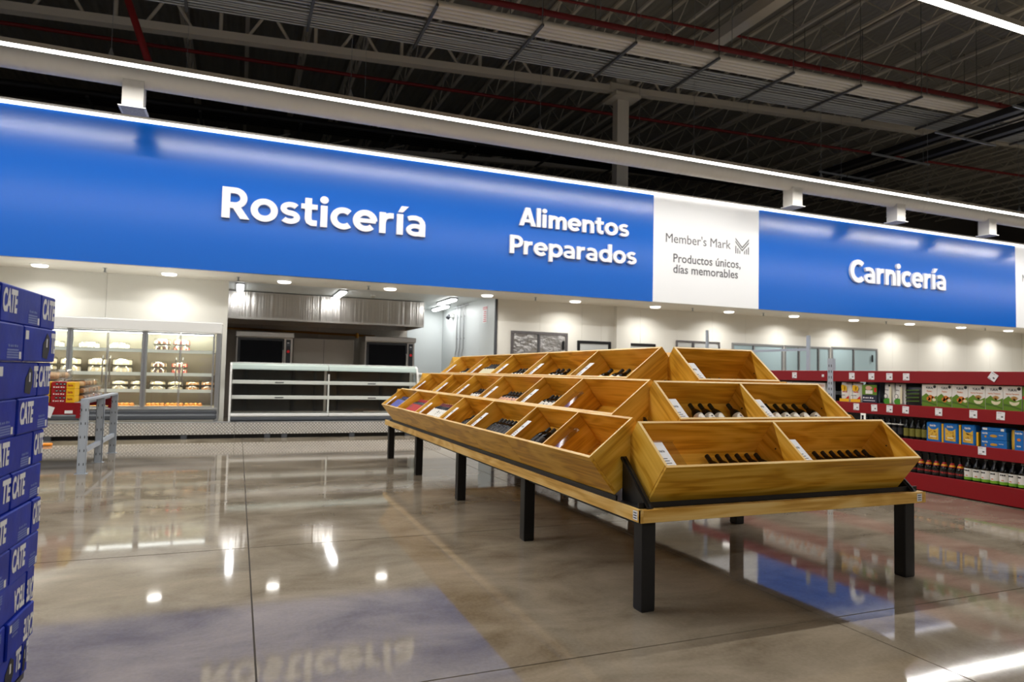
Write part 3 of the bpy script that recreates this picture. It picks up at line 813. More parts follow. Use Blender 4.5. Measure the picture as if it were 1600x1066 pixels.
def lay(key, comp, kind, xs, w, what, where):
    """bottles lying side by side, base to the front panel, neck up to the back; w = height of their axis above the bin floor.
    Raised rows rest on a loose wooden riser board"""
    M, cuts = BINS[key]
    a = cuts[comp]+(TH/2 if comp else TH)
    L = cuts[comp+1]-cuts[comp]-TH*1.6
    if w > .07:
        b = B('wood_x'); b.bb(a+.004, a+L-.006, TH+.004, BD-TH-.004, w-.0345-.018, w-.0345-.001); b.obj('riser_board', disp, M=T3(-OX, -OY, 0) @ M)
    for i, x in enumerate(xs):
        m_ = M @ T3(a+x, TH+.002, w) @ Rm(-math.pi/2, 'X') @ Rm(random.uniform(0, 6.28), 'Z') @ Matrix.Scale(BS, 4)
        o = bottle(kind, m_)
        tag(o, '%s, %s from left, %s' % (what, ORD[i], where), 'bottle', 'bottles in the display bins')
def card(key, comp, what, paper=True, holder=False):
    M, cuts = BINS[key]
    a = cuts[comp]+(TH/2 if comp else TH)
    ex = M.to_3x3() @ Vector((1, 0, 0)); ey = M.to_3x3() @ Vector((0, 1, 0))
    org = M @ Vector((a+.012, .02, BH-.03))
    o = None
    if paper:
        b = B('card'); b.bb(0, .075, 0, .205, -.0015, .0, 0)
        b.mat('ink_grey'); f_ = ((0, 0, .0004), (1, 0, 0), (0, 1, 0))
        b.marks(f_, .018, .125, .038, .018); 
        for q in range(4): b.rect(f_, .012, .06-.006*q, .02+.018*q, .026+.018*q)
        o = b.obj('price_card', M=Matrix.Translation(org) @ M.to_3x3().to_4x4())
        tag(o, what, 'price card', 'price cards in the display bins')
    if holder or not paper:
        b = B('acrylic'); b.bb(0, .15, -.004, .21, -.006, -.004, 0); b.bb(0, .15, .205, .208, -.006, .012)
        h = b.obj('card_holder', M=Matrix.Translation(org) @ M.to_3x3().to_4x4())
        tag(h, ('clear acrylic card holder beside the price card in the lowest front bin' if paper else what), 'card holder')
sp_ = lambda n, x0, d: [x0+d*i for i in range(n)]
# front end
W0, W1, W2 = .053, .125, .185
lay('front1', 0, 'black', sp_(6, .545, .0775), W0, 'black-capped wine bottle', 'lowest front bin, left half')
lay('front1', 1, 'black', sp_(7, .43, .0765), W0, 'black-capped wine bottle', 'lowest front bin, right half')
lay('front2', 0, 'green', [.29, .37, .45, .605], .14, 'white-label bottle, dark green cap', 'middle front bin, left half')
lay('front2', 1, 'green', [.245, .33, .41, .50, .60], .14, 'white-label bottle, dark green cap', 'middle front bin, right half')
lay('front3', 0, 'black', [.28, .36, .45], W0, 'dark wine bottle lying low', 'the top front bin')
card('front1', 0, 'white price card at the left end of the lowest front bin', holder=True)
card('front1', 1, 'white price card beside the divider of the lowest front bin')
card('front2', 0, 'white price card at the left end of the middle front bin')
card('front2', 1, 'white price card beside the divider of the middle front bin')
card('front3', 0, 'white price card in the single top front bin')
# left side, lowest row
fills = [
 ('left1', 0, 'blue', sp_(10, .14, .077), W2, 'blue-labelled bottle', 'lowest side row, farthest bay'),
 ('left1', 1, 'red', sp_(10, .12, .078), W2, 'red-labelled bottle', 'lowest side row, second far bay'),
 ('left1', 2, 'wine', sp_(9, .20, .078), W2, 'white-labelled red-capped bottle', 'lowest side row, third bay'),
 ('left1', 3, 'black', [.12, .21], .09, 'dark wine bottle', 'lowest side row, fourth bay'),
 ('left1', 4, 'black', sp_(7, .10, .080), W1, 'glossy black wine bottle', 'lowest side row, fifth bay'),
 ('left1', 5, 'black', [.13, .22], W1, 'glossy black wine bottle', 'lowest side row, sixth bay'),
 ('left2', 0, 'black', [.20, .28], .09, 'dark wine bottle', 'middle side row, farthest bay'),
 ('left2', 1, 'black', [.12, .20], .09, 'dark wine bottle', 'middle side row, second far bay'),
 ('left2', 2, 'white', [.10, .18, .27, .35], W1, 'white-labelled wine bottle', 'middle side row, third bay'),
 ('left2', 3, 'pink', sp_(6, .11, .080), W1, 'pink-labelled wine bottle', 'middle side row, fourth bay'),
 ('left2', 4, 'white', sp_(4, .10, .078), W1, 'white-labelled wine bottle', 'middle side row, fifth bay'),
 ('left3', 0, 'white', [.18, .27, .36], W1, 'white-labelled wine bottle', 'top side row, farthest bay'),
 ('left3', 1, 'cream', sp_(8, .16, .078), W2, 'cream-labelled wine bottle', 'top side row, second far bay'),
 ('left3', 2, 'white', [.12, .21, .29, .37], W1, 'white-labelled wine bottle', 'top side row, third bay'),
 ('left3', 3, 'white', [.15, .24, .36], W1, 'white-labelled wine bottle', 'top side row, fourth bay'),
 ('left3', 4, 'white', [.14, .31, .41], W1, 'white-labelled wine bottle', 'top side row, nearest bay')]
for key, comp, kind, xs, w_, what, where in fills: lay(key, comp, kind, xs, w_, what, where)
rows = {'left1': 'lowest', 'left2': 'middle', 'left3': 'top'}
for key, nb in (('left1', 7), ('left2', 6), ('left3', 5)):
    for c in range(nb):
        empty_bay = (key == 'left1' and c == 6) or (key == 'left2' and c == 5)
        if key == 'left1' and c == 1: continue
        nm = 'farthest bay' if c == 0 else ('nearest bay' if c == nb-1 else '%s bay from the far end' % ORD[c])
        card(key, c, ('clear acrylic card holder in the empty ' if empty_bay else 'white price card in the ')+'%s side row, %s' % (rows[key], nm), paper=not empty_bay)
# ================================================================== BEER CASES ON A PALLET (left edge)
BA = math.radians(2.6)
PAL = T3(-.732, 3.216, 0) @ Rm(-BA, 'Z')      # local y runs along the stack face (away from the viewer), face is local x = 0
b = B('black_plastic')
b.bb(-.82, -.01, -1.05, .03, .052, .074); 
for x in (-.78, -.42, -.1):
    b.bb(x-.05, x+.05, -1.05, .03, 0, .052)
tag(b.obj('pallet', M=PAL), 'dark pallet under the stack of blue beer cases', 'pallet')
LH = .1364; ZB = .0752
def face_print(o, y0, y1, z0, items, flip):
    """print on the +x face of a case; y decreases... reading direction on this face runs with +y"""
    fr = ((.0012, y0, z0), (0, 1, 0), (0, 0, 1))
    if flip: fr = ((.0012, y1, z0+LH-.004), (0, -1, 0), (0, 0, -1))
    W = y1-y0
    for it in items:
        kind, a, c = it[0], it[1]*W, it[2]*W
        if kind == 'T':
            B('case_ink').text(it[3], fr, a, .042, w=(c-a), h=.074, bold=.045, slant=.10).obj('lettering', o)
        elif kind == 'small':
            p_ = B('case_pale'); p_.marks(fr, a+.01, .052, (c-a)*.8, .009)
            for q in range(4): p_.rect(fr, a, c-.012, .012+.009*q, .0175+.009*q)
            p_.obj('fine_print', o)
            B('case_ink').rect(fr, c-.006, c+.014, .010, .036).obj('barcode', o)
        elif kind == 'tag':
            B('case_ink').rect(fr, a, c, .085, .118).obj('barcode', o)
    for it in items:
        if it[0] == 'emblem':
            a, c = it[1]*W, it[2]*W
            e = B('ink_black'); e.prism([(a, .02), (a+(c-a)*.7, .012), (c, .05), (c-.004, .10), (a+(c-a)*.6, .118), (a+(c-a)*.3, .09), (a+.004, .075)], fr, .0004)
            e.mat('case_ink'); f3 = (Vector(fr[0])+Vector((.0006, 0, 0)), fr[1], fr[2])
            e.text('1', f3, a+(c-a)*.52, .062, w=(c-a)*.16, h=.032, bold=.03)
            e.obj('emblem', o)
A_, B_ = [(-.87, -.445), (-.44, -.022), (-.018, 'F')], [(-1.05, -.655), (-.65, -.232), (-.228, 'F')]
TXT = {
 1: [[('T', .55, .98, 'CATE')], [('T', .03, .36, 'CATE'), ('small', .66, .93)], [('T', .08, .92, 'CATE')]],
 2: [[], [('small', .62, .92)], [('tag', .03, .12), ('emblem', .56, .78), ('T', .83, .98, 'TE')]],
 3: [[], [('tag', .03, .12), ('emblem', .66, .86), ('T', .88, 1.0, 'TE')], [('T', .04, .92, 'CATE')]],
 4: [[], [('small', .60, .90)], [('T', .05, .45, 'CATE'), ('small', .62, .9)]],
 5: [[], [('T', .04, .40, 'CATE'), ('small', .70, .93)], [('T', .08, .95, 'CATE')]],
 6: [[], [('emblem', .55, .76), ('T', .80, .99, 'TE')], [('T', .02, .42, 'CATE'), ('small', .62, .92)]],
 7: [[], [('T', .02, .36, 'CATE'), ('small', .66, .92)], [('T', .10, .95, 'CATE')]],
 8: [[], [('small', .5, .9)], [('T', .05, .50, 'CATE'), ('small', .66, .92)]],
 9: [[], [('T', .02, .30, 'TECA'), ('small', .60, .85)], [('T', .05, .95, 'CATE')]],
 10: [[], [('small', .10, .40)], [('T', .02, .40, 'CATE'), ('small', .62, .9)]],
 11: [[], [('emblem', .60, .82), ('T', .86, 1.0, 'TE')], [('emblem', .1, .55), ('T', .62, .98, 'TE')]]}
pos = ['nearest', 'middle', 'far']
for L in range(1, 12):
    z0 = ZB+(11-L)*LH
    pat = A_ if L % 2 == 1 else B_
    far = .035+.135*((z0+LH/2)/1.577)+random.uniform(-.008, .008)
    jx = random.uniform(-.008, .004)
    for k, (y0, y1) in enumerate(pat):
        dj = random.uniform(-.004, .004)
        y1 = far if y1 == 'F' else y1
        dep = .27 if (y1-y0) > .3 else .405
        b = B('case_blue'); b.bb(-dep, 0, y0, y1-.001, z0+.0005, z0+LH-.001, .005)
        o = b.obj('beer_case', M=PAL @ T3(jx+dj, 0, 0))
        q = B('case_blue'); q.bb(-dep*.5-.006, -dep*.5+.006, y0+.004, y1-.005, z0+LH-.0012, z0+LH-.0006); q.obj('flap_seam', o)
        face_print(o, y0, y1-.001, z0, TXT[L][k], L in (9, 10))
        tag(o, 'blue beer case, %s one in the %s layer from the top of the stack' % (pos[k], ORD[L-1]), 'beer case', 'beer cases on the pallet')

# ================================================================== PASTRY SHELVING (grey frame, red beam)
RX, RY0, RY1 = -1.68, 9.30, 11.45
rk = empty('pastry_shelving', (RX, RY0, 0)); tag(rk, 'low grey slotted steel shelving with a red front beam', 'shelving')
def slotted(parent, x, y, h, w=.09, d=.05):
    b = B('grey_paint'); b.bb(x-w/2, x+w/2, y-d/2, y-d/2+.006, 0, h); b.bb(x-w/2, x-w/2+.006, y-d/2, y+d/2, 0, h); b.bb(x+w/2-.006, x+w/2, y-d/2, y+d/2, 0, h)
    b.bb(x-w/2-.02, x+w/2+.02, y-d/2-.02, y+d/2+.02, 0, .006)
    b.mat('ink_black'); s_ = b; z = .1
    while z < h-.05:
        for sx in (-.022, .022): s_.bb(x+sx-.004, x+sx+.004, y-d/2-.0015, y-d/2, z, z+.03)
        s_.bb(x+w/2, x+w/2+.0015, y-.004, y+.004, z, z+.03)
        z += .16
    return b.obj('post', parent, loc=(-RX, -RY0, 0))
for yy in (9.33, 10.36, 11.43):
    for xx in (-1.67, -3.55): slotted(rk, xx, yy, .86)
for xx in (-1.67, -3.55):
    B('grey_paint').bb(xx-.04, xx+.04, 9.33, 11.45, .86, .885).obj('top_rail', rk, loc=(-RX, -RY0, 0))
    for ya, yb in ((9.36, 10.33), (10.39, 11.40)): B('grey_paint').bb(xx-.02, xx+.025, ya, yb, .24, .29).obj('low_rail', rk, loc=(-RX, -RY0, 0))
for yy, sg in ((9.31, -1), (11.42, 1)):
    b = B('red_paint'); b.bb(-3.52, -1.715, yy-.02, yy+.02, .70, .84, .004); bo = b.obj('beam', rk, loc=(-RX, -RY0, 0))
    q = B('red_paint')
    for z in (.68, .72, .76, .80): q.bb(-1.745, -1.70, yy-.03, yy-.02, z, z+.02)
    q.bb(-1.745, -1.705, yy-.032, yy-.02, .66, .84); q.obj('hook_plate', bo)
B('grey_paint').bb(-3.52, -1.715, 9.33, 11.40, .81, .838).obj('shelf_deck', rk, loc=(-RX, -RY0, 0))
b = B('card'); b.bb(-1.86, -1.78, 9.285, 9.289, .715, .75); tag(b.obj('price_card'), 'small white price card on the red beam of the pastry shelving', 'price card')
b = B('card'); b.box((-2.03, 9.286, .74), (.11, .002, .13), Rm(.3, 'Y')); tag(b.obj('price_card'), 'tilted white price card hanging beside the beer cases', 'price card')
# cookie packs: red sleeves on the front, clear trays on the side
mat('sleeve_red', C(168, 22, 30), .4); mat('sleeve_yellow', C(244, 190, 20), .45); mat('pastry', C(196, 130, 70), .6); mat('pastry_dark', C(140, 74, 44), .6); mat('pastry_pale', C(224, 190, 150), .6)
i = 0
for lv in range(3):
    for ix in range(2):
        x1 = -1.78-ix*.25; z0 = .84+lv*.081
        b = B('sleeve_red'); b.bb(x1-.235, x1-.085, 9.34, 9.60, z0, z0+.079, .003); o = b.obj('cookie_pack')
        q = B('sleeve_yellow'); q.bb(x1-.085, x1-.0, 9.342, 9.598, z0, z0+.078, .003); q.obj('sleeve', o)
        t = B('ink_black')
        f_ = ((x1-.235, 9.3385, z0), (1, 0, 0), (0, 0, 1))
        for k in range(3): t.disc(f_, .055+k*.038, .055, .017, n=8, d=.0006)
        t.mat('label_white')
        f3 = ((x1-.235, 9.3377, z0), (1, 0, 0), (0, 0, 1))
        for k in range(3): t.rect(f3, .046+k*.038, .064+k*.038, .053, .058)
        t.marks(f3, .02, .012, .12, .014)
        t.mat('sleeve_red'); t.marks(((x1-.085, 9.3405, z0), (1, 0, 0), (0, 0, 1)), .014, .028, .055, .024)
        t.obj('print', o)
        tag(o, 'red and yellow cookie pack on the pastry shelving, %s column, %s from the bottom' % (['outer', 'inner'][ix], ORD[lv]), 'cookie pack', 'cookie packs'); i += 1
for row in range(4):
    for lv in range(3):
        y0 = 9.62+row*.30; z0 = .84+lv*.088
        if row == 3 and lv == 2: continue
        b = B('pack_clear'); b.bb(-.001, .24, 0, .28, 0, .084, .012); o = b.obj('pastry_tray', loc=(-1.97, y0, z0))
        for k in range(3):
            q = B(['pastry', 'pastry_dark', 'pastry_pale'][(k+row+lv) % 3]); q.lathe([(.0001, .008), (.034, .01), (.042, .03), (.036, .055), (.0001, .066)], 10, (.185, .05+k*.09, .004)); q.obj('pastry', o)
        tag(o, 'clear tray of pastries on the grey shelving, %s row back, %s from the bottom' % (ORD[row], ORD[lv]), 'pastry tray', 'pastry trays')
for k in range(6):
    x0, y0, z0 = -2.34+(k % 2)*.0, 9.7+(k//3)*.45, .84+(k % 3)*.13
    b = B('pack_clear'); b.bb(0, .32, 0, .34, 0, .125, .02); o = b.obj('pastry_box', loc=(x0, y0, z0))
    q = B('pastry_pale'); q.bb(.03, .29, .03, .31, .006, .085, .03); q.obj('pastry', o)
    tag(o, 'tall clear pastry box behind the cookie packs, %s pile, %s from the bottom' % (['near', 'far'][k//3], ORD[k % 3]), 'pastry box', 'clear pastry boxes')
b = B('orange'); b.box((-2.75, 12.6, .02), (.16, .12, .04), None, .01); tag(b.obj('floor_scrap'), 'small orange object on the floor before the cooler', 'object')
# ================================================================== BAKERY COOLER
CY = 13.46
ck = empty('bakery_cooler', (-2.1, CY, 0)); tag(ck, 'white glass-door bakery cooler standing against the wall', 'cooler')
CL = (2.1, -CY, 0)
b = B('white_paint'); b.bb(-3.95, -.33, 14.30, 14.40, .30, 2.1); b.bb(-3.95, -.33, 13.62, 14.40, 2.06, 2.12); b.obj('body', ck, loc=CL)
mat('cooler_in', C(206, 204, 190), .35); mat('cooler_back', C(112, 104, 90), .35, metal=.2)
B('cooler_back').bb(-3.9, -.36, 14.27, 14.30, .5, 2.06).obj('back_lining', ck, loc=CL)
B('white_paint').bb(-3.95, -.30, CY-.03, 13.66, 1.905, 2.10, .012).obj('canopy', ck, loc=CL)
B('white_paint').bb(-3.95, -.30, 13.62, 14.42, 2.10, 2.125).obj('top_panel', ck, loc=CL)
for x in (-3.95, -.385): B('alu').bb(x, x+.075, CY, 14.40, .30, 1.91 if x < -1 else 2.07, .004).obj('end_panel', ck, loc=CL)
b = B('bumper'); b.bb(-3.95, -.33, CY-.05, CY+.1, .335, .44, .03); b.bb(-3.95, -.33, CY-.02, CY+.1, .42, .505, .02); b.obj('bumper', ck, loc=CL)
B('alu').bb(-3.95, -.33, CY-.012, CY+.05, .505, .545, .004).obj('sill', ck, loc=CL)
B('cooler_in').bb(-3.9, -.36, CY+.05, 14.3, .50, .56).obj('well', ck, loc=CL)
units = [(-3.81, -2.685), (-2.672, -1.552), (-1.538, -.412)]
for (a, c) in units:
    mdl = (a+c)/2
    for (d0, d1, hs) in ((a, mdl-.004, 1), (mdl+.004, c, -1)):
        b = B('alu'); fz0, fz1 = .55, 1.90; t = .028
        b.bb(d0, d1, CY, CY+.035, fz0, fz0+t, .003); b.bb(d0, d1, CY, CY+.035, fz1-t, fz1, .003)
        b.bb(d0, d0+(t if hs > 0 else .012), CY, CY+.035, fz0+t, fz1-t, .003); b.bb(d1-(.012 if hs > 0 else t), d1, CY, CY+.035, fz0+t, fz1-t, .003)
        o = b.obj('door', ck, loc=CL)
        B('glass_clear').bb(d0+.01, d1-.01, CY+.014, CY+.019, fz0+t, fz1-t).obj('pane', o)
        hx = d1-.05 if hs > 0 else d0+.05
        h = B('steel'); h.tube([(hx, CY-.005, .95), (hx, CY-.05, 1.0), (hx, CY-.05, 1.40), (hx, CY-.005, 1.45)], .011); h.obj('handle', o)
for x in (-2.678, -1.545): B('alu').bb(x-.045, x+.045, CY+.02, CY+.07, .545, 1.905).obj('mullion', ck, loc=CL)
SHZ = (1.562, 1.146, .846)
for z in SHZ:
    for a, c in units:
        b = B('shelf_white'); b.bb(a+.01, c-.01, 13.62, 14.27, z-.012, z+.006); b.bb(a+.01, c-.01, 13.60, 13.62, z-.03, z+.028); b.obj('shelf', ck, loc=CL)
for k, (a, c) in enumerate(units):
    B('tube_led').bb(a+.03, c-.03, 13.57, 13.60, 1.865, 1.885).obj('lamp_tube', ck, loc=CL)
    area_light('cooler_lamp', ((a+c)/2+CL[0], 13.66+CL[1], 1.88), 1.0, .06, P_COOL*1.5, rot=(math.radians(38), 0, 0), col=(.97, 1, .86), parent=ck)
    for zz in (1.11, .81): area_light('cooler_fill', ((a+c)/2+CL[0], 13.60+CL[1], zz), 1.0, .03, P_COOL*.3, rot=(math.radians(30), 0, 0), col=(1, .88, .66), parent=ck)  # fill lights added to brighten the dark lower shelves
    area_light('cooler_fill', ((a+c)/2+CL[0], 13.60+CL[1], 1.50), 1.0, .04, P_COOL*.55, rot=(math.radians(30), 0, 0), col=(1, .9, .7), parent=ck)  # another added fill, just below the top shelf
# cakes, each under its own dome
mat('cream', C(236, 222, 186), .6); mat('choco', C(92, 48, 26), .6); mat('straw', C(206, 40, 44), .5); mat('crust', C(206, 140, 60), .6); mat('tray_gold', C(200, 140, 50), .45); mat('tray_black', C(28, 26, 26), .4)
PX = {}
def cake(kind, x, y, z, r=.105, h=.075):
    k = (kind, r, h)
    if k not in PX:
        b = B('tray_black'); b.lathe([(.0001, 0), (r+.02, 0), (r+.024, .012), (r+.0, .013)], 20); o = b.obj('cake')
        body = {'cream': 'cream', 'choco': 'choco', 'straw': 'cream', 'pie': 'crust'}[kind]
        q = B(body); q.lathe([(r*.93, .013), (r*.95, h*.95), (r*.9, h), (.0001, h)], 20)
        q.mat({'cream': 'label_white', 'choco': 'cream', 'straw': 'straw', 'pie': 'pastry_pale'}[kind])
        for i in range(8):
            t = i*math.pi/4; q.box((r*.93*math.cos(t), r*.93*math.sin(t), h*.55), (.03, .03, h*.8), Rm(t, 'Z'), .006)
        q.obj('cake_body', o)
        g = B('pack_clear'); g.lathe([(r+.018, .013), (r+.014, h+.02), (r-.01, h+.034), (.0001, h+.036)], 20); g.obj('dome', o)
        _KIDS[o.name] = kids(o); PX[k] = o; o.location = (x, y, z); return o
    return copy_tree(PX[k], T3(x, y, z))
def put(kind, xs, z, lv, what, where, r=.105, h=.075, y=13.82):
    n_ = 0
    for x in xs:
        for l_ in range(lv):
            o = cake(kind, x, y, z+.007+l_*(h+.037), r, h)
            tag(o, '%s %s, %s from the left%s' % (what, where, ORD[n_], '' if lv == 1 else (', lower' if l_ == 0 else ', upper')), 'cake', 'cakes in the cooler')
        n_ += 1
put('cream', (-2.98, -2.45, -1.98), SHZ[0], 1, 'pale domed cake', 'on the top cooler shelf', .15, .09)
put('cream', (-3.07, -2.71, -2.30, -1.92), SHZ[1], 2, 'white domed cake', 'on the second cooler shelf', .145, .095)
put('choco', (-1.30,), SHZ[0], 2, 'brown striped cake', 'on the top cooler shelf', .125, .075)
put('straw', (-.98,), SHZ[0], 2, 'red striped cake', 'on the top cooler shelf', .125, .075)
put('choco', (-1.34,), SHZ[1], 2, 'brown striped cake', 'on the second cooler shelf', .12, .075)
put('straw', (-1.0,), SHZ[1], 2, 'red striped cake', 'on the second cooler shelf', .12, .075)
put('cream', (-1.945, -1.655, -1.345, -1.055), SHZ[2], 2, 'small cream cake', 'on the third cooler shelf', .115, .055)
put('pie', (-.77, -.51), SHZ[2], 2, 'pale crusted pie', 'on the third cooler shelf', .10, .055)
for k, x in enumerate((-2.9, -2.55, -2.2, -1.85, -1.36, -1.05, -.74)):
    b = B('tray_gold'); b.bb(-.15, .15, -.12, .12, 0, .025, .006); o = b.obj('bun_tray', loc=(x, 13.74, .56))
    for i in range(8):
        q = B('pastry' if i % 2 else 'crust'); q.lathe([(.0001, .02), (.03, .022), (.036, .04), (.028, .058), (.0001, .064)], 10, (-.11+(i % 4)*.073, -.055+(i//4)*.11, 0)); q.obj('bun', o)
    tag(o, 'golden tray of glazed buns low in the cooler, %s from the left' % ORD[k], 'bun tray', 'bun trays in the cooler')
b = B('grey_dark'); b.bb(-2.35, -2.0, 14.2, 14.32, 2.125, 2.14); tag(b.obj('vent_grille'), 'thin dark vent slot on top of the bakery cooler', 'vent')

# diamond plate kick plates in front of cooler and case
for k, (a, c) in enumerate(((-3.95, -.02), (-.015, 3.9))):
    b = B('diamond_plate'); b.bb(a, c, 13.34, 13.352, .075, .285)
    o = b.obj('kick_plate')
    B('alu').bb(a, c, 13.335, 13.44, .285, .30, .003).obj('top_ledge', o)
    for x in ((-2.9, -.85) if k == 0 else (.55, .85, 2.1, 3.2)): B('grey_dark').bb(x-.05, x+.05, 13.34, 13.44, 0, .08).obj('foot', o)
    B('black_plastic').bb(a, c, 13.42, 13.44, .0, .1).obj('plinth', o)
    tag(o, ['diamond plate kick board under the bakery cooler', 'diamond plate kick board under the empty deli case'][k], 'kick plate')

mat('bull_glass', C(196, 212, 206), .12, trans=.25)
# ================================================================== EMPTY HOT-FOOD CASE
dc = empty('deli_case', (1.7, 13.5, 0)); tag(dc, 'long empty glass-fronted deli case with three white shelf edges', 'display case')
DL = (-1.7, -13.5, 0)
prof = [(13.47, .30), (13.47, .44), (13.49, .60), (13.60, 1.22), (13.66, 1.34), (13.74, 1.385), (13.86, 1.39), (14.2, 1.39), (14.2, .30)]
for x in (-.135, 3.42):
    b = B('shelf_white'); outer = prof
    fr = ((x, 0, 0), (0, 1, 0), (0, 0, 1))
    # ring-shaped end frame
    inner = [(13.505, .33), (13.505, .44), (13.525, .60), (13.635, 1.21), (13.69, 1.315), (13.755, 1.352), (13.86, 1.355), (14.165, 1.355), (14.165, .33)]
    n_ = len(outer)
    for i in range(n_):
        j = (i+1) % n_
        b.prism([outer[i], outer[j], inner[j], inner[i]], fr, .035)
    o = b.obj('end_frame', dc, loc=DL)
    g = B('glass_clear'); g.prism(inner, ((x+.015, 0, 0), (0, 1, 0), (0, 0, 1)), .005); g.obj('end_glass', o)
for a, c in ((-.10, 1.655), (1.665, 3.42)):
    g = B('glass_clear'); q = [(13.483, .445), (13.505, .60), (13.615, 1.215), (13.632, 1.265)]
    for p0, p1 in zip(q[:-1], q[1:]): g.add([(a, p0[0], p0[1]), (c, p0[0], p0[1]), (c, p1[0], p1[1]), (a, p1[0], p1[1])], [(0, 1, 2, 3)])
    g.obj('front_glass', dc, loc=DL)
    g = B('bull_glass'); q = [(13.632, 1.265), (13.64, 1.29), (13.68, 1.345), (13.74, 1.378), (13.86, 1.385)]
    for p0, p1 in zip(q[:-1], q[1:]): g.add([(a, p0[0], p0[1]), (c, p0[0], p0[1]), (c, p1[0], p1[1]), (a, p1[0], p1[1])], [(0, 1, 2, 3)], True)
    g.obj('top_glass', dc, loc=DL)
    for z, y0 in ((1.0, 13.66), (.715, 13.61)):
        b = B('shelf_white'); b.bb(a, c, y0, y0+.025, z-.008, z+.062, .008); b.bb(a, c, y0+.02, 14.1, z+.02, z+.032); so_ = b.obj('shelf', dc, loc=DL)
        B('ink_grey').bb((a+c)/2-.11, (a+c)/2+.05, y0-.002, y0, z+.012, z+.034).obj('tag_strip', so_)
    B('case_back').bb(a+.02, c-.02, 14.14, 14.155, .45, 1.35).obj('rear_door', dc, loc=DL)
    for xx in (a+.25, (a+c)/2+.25, c-.2): B('black_plastic').bb(xx-.03, xx+.03, 14.12, 14.14, .45, 1.35).obj('rear_stile', dc, loc=DL)
    b = B('shelf_white'); b.bb(a, c, 13.46, 13.50, .385, .445, .012); b.bb(a, c, 13.50, 14.16, .39, .43); b.obj('deck', dc, loc=DL)
    B('white_paint').bb(a, c, 13.74, 13.80, 1.335, 1.36).obj('lamp_channel', dc, loc=DL)
B('shelf_white').bb(-.10, 3.42, 13.82, 14.2, 1.385, 1.40).obj('service_ledge', dc, loc=DL)
B('bumper').bb(-.10, 3.42, 13.455, 13.53, .305, .375, .015).obj('bumper', dc, loc=DL)
B('black_plastic').bb(-.10, 3.42, 13.53, 14.18, .08, .39).obj('base', dc, loc=DL)
B('shelf_white').bb(1.645, 1.675, 13.60, 13.62, .44, 1.20).obj('joint_post', dc, loc=DL)
# white service counter to the right of the case
b = B('white_paint'); b.bb(3.5, 5.0, 13.9, 14.3, 1.22, 1.26, .006); b.bb(3.55, 4.95, 14.0, 14.25, 0, 1.22); tag(b.obj('service_counter'), 'white service counter right of the deli case', 'counter')

# ================================================================== KITCHEN: hood, ovens, pipes, lights
hd = empty('exhaust_hood', (2.1, 17.3, 2.46)); tag(hd, 'large stainless steel exhaust hood over the ovens', 'hood')
HL = (-2.1, -17.3, -2.46)
for a, c in ((-.60, 2.025), (2.035, 4.50)):
    b = B('steel_hood'); b.bb(a, c, 17.3, 17.32, 2.46, 3.12); b.obj('front_sheet', hd, loc=HL)
b = B('steel_hood'); b.bb(4.48, 4.50, 17.32, 19.3, 2.46, 3.12); b.bb(-.60, -.58, 17.32, 19.3, 2.46, 3.12); b.bb(-.58, 4.48, 19.28, 19.3, 2.46, 3.12); b.obj('side_sheets', hd, loc=HL)
b = B('black_plastic'); b.bb(-.58, 4.48, 17.33, 19.28, 2.9, 2.92); b.obj('filter_plate', hd, loc=HL)
b = B('steel'); b.bb(-.60, 4.50, 17.28, 17.32, 2.455, 2.485, .004); b.bb(2.0, 2.06, 17.285, 17.3, 2.46, 3.12); b.obj('lip', hd, loc=HL)
def oven(x0, x1, lab):
    o = empty('rotisserie_oven', ((x0+x1)/2, 17.8, 0)); tag(o, lab, 'oven')
    l_ = (-(x0+x1)/2, -17.8, 0); xg = x1-.20
    B('steel').bb(x0, x1, 17.84, 18.7, .12, 2.06).obj('body', o, loc=l_)
    b = B('steel'); b.bb(x0-.02, x1+.02, 17.74, 18.75, 2.06, 2.19, .01); b.obj('canopy', o, loc=l_)
    d_ = B('control'); d_.bb(x0+.03, xg, 17.80, 17.84, .95, 2.04, .01); do = d_.obj('door', o, loc=l_)
    B('dark_glass').bb(x0+.09, xg-.05, 17.795, 17.80, 1.0, 1.98).obj('window', do)
    h = B('steel'); h.tube([(xg-.03, 17.79, 1.2), (xg-.03, 17.75, 1.25), (xg-.03, 17.75, 1.7), (xg-.03, 17.79, 1.75)], .012); h.obj('handle', do)
    B('steel').bb(xg-.005, xg+.025, 17.80, 17.84, .3, 2.04).obj('stile', o, loc=l_)
    c_ = B('control'); c_.bb(xg+.04, x1-.05, 17.81, 17.84, 1.3, 2.02); co = c_.obj('control_panel', o, loc=l_)
    q = B('red_button'); q.cyl((xg+.095, 17.81, 1.72), (xg+.095, 17.795, 1.72), .035, n=12); q.obj('button', co)
    q = B('grey_dark'); q.bb(xg+.055, x1-.07, 17.806, 17.81, 1.86, 1.96); q.obj('display', co)
    q = B('label_white'); q.bb(xg+.065, x1-.09, 17.804, 17.806, 1.93, 1.945); q.obj('lettering', co)
    q = B('steel'); q.bb(x0+.05, x1-.05, 17.9, 18.6, 0, .12); q.obj('base', o, loc=l_)
oven(-.06, 1.26, 'left stainless rotisserie oven with dark glass door')
oven(3.08, 4.40, 'right stainless rotisserie oven with dark glass door')
b = B('brass'); b.tube([(-.7, 19.355, 2.33), (.2, 19.355, 2.33)], .03); b.tube([(.2, 19.355, 2.33), (3.6, 19.355, 2.27)], .03); b.cyl((3.1, 19.355, 2.2), (3.1, 19.355, 2.34), .044, n=10)
tag(b.obj('gas_pipe'), 'brass gas pipe along the kitchen back wall', 'pipe')
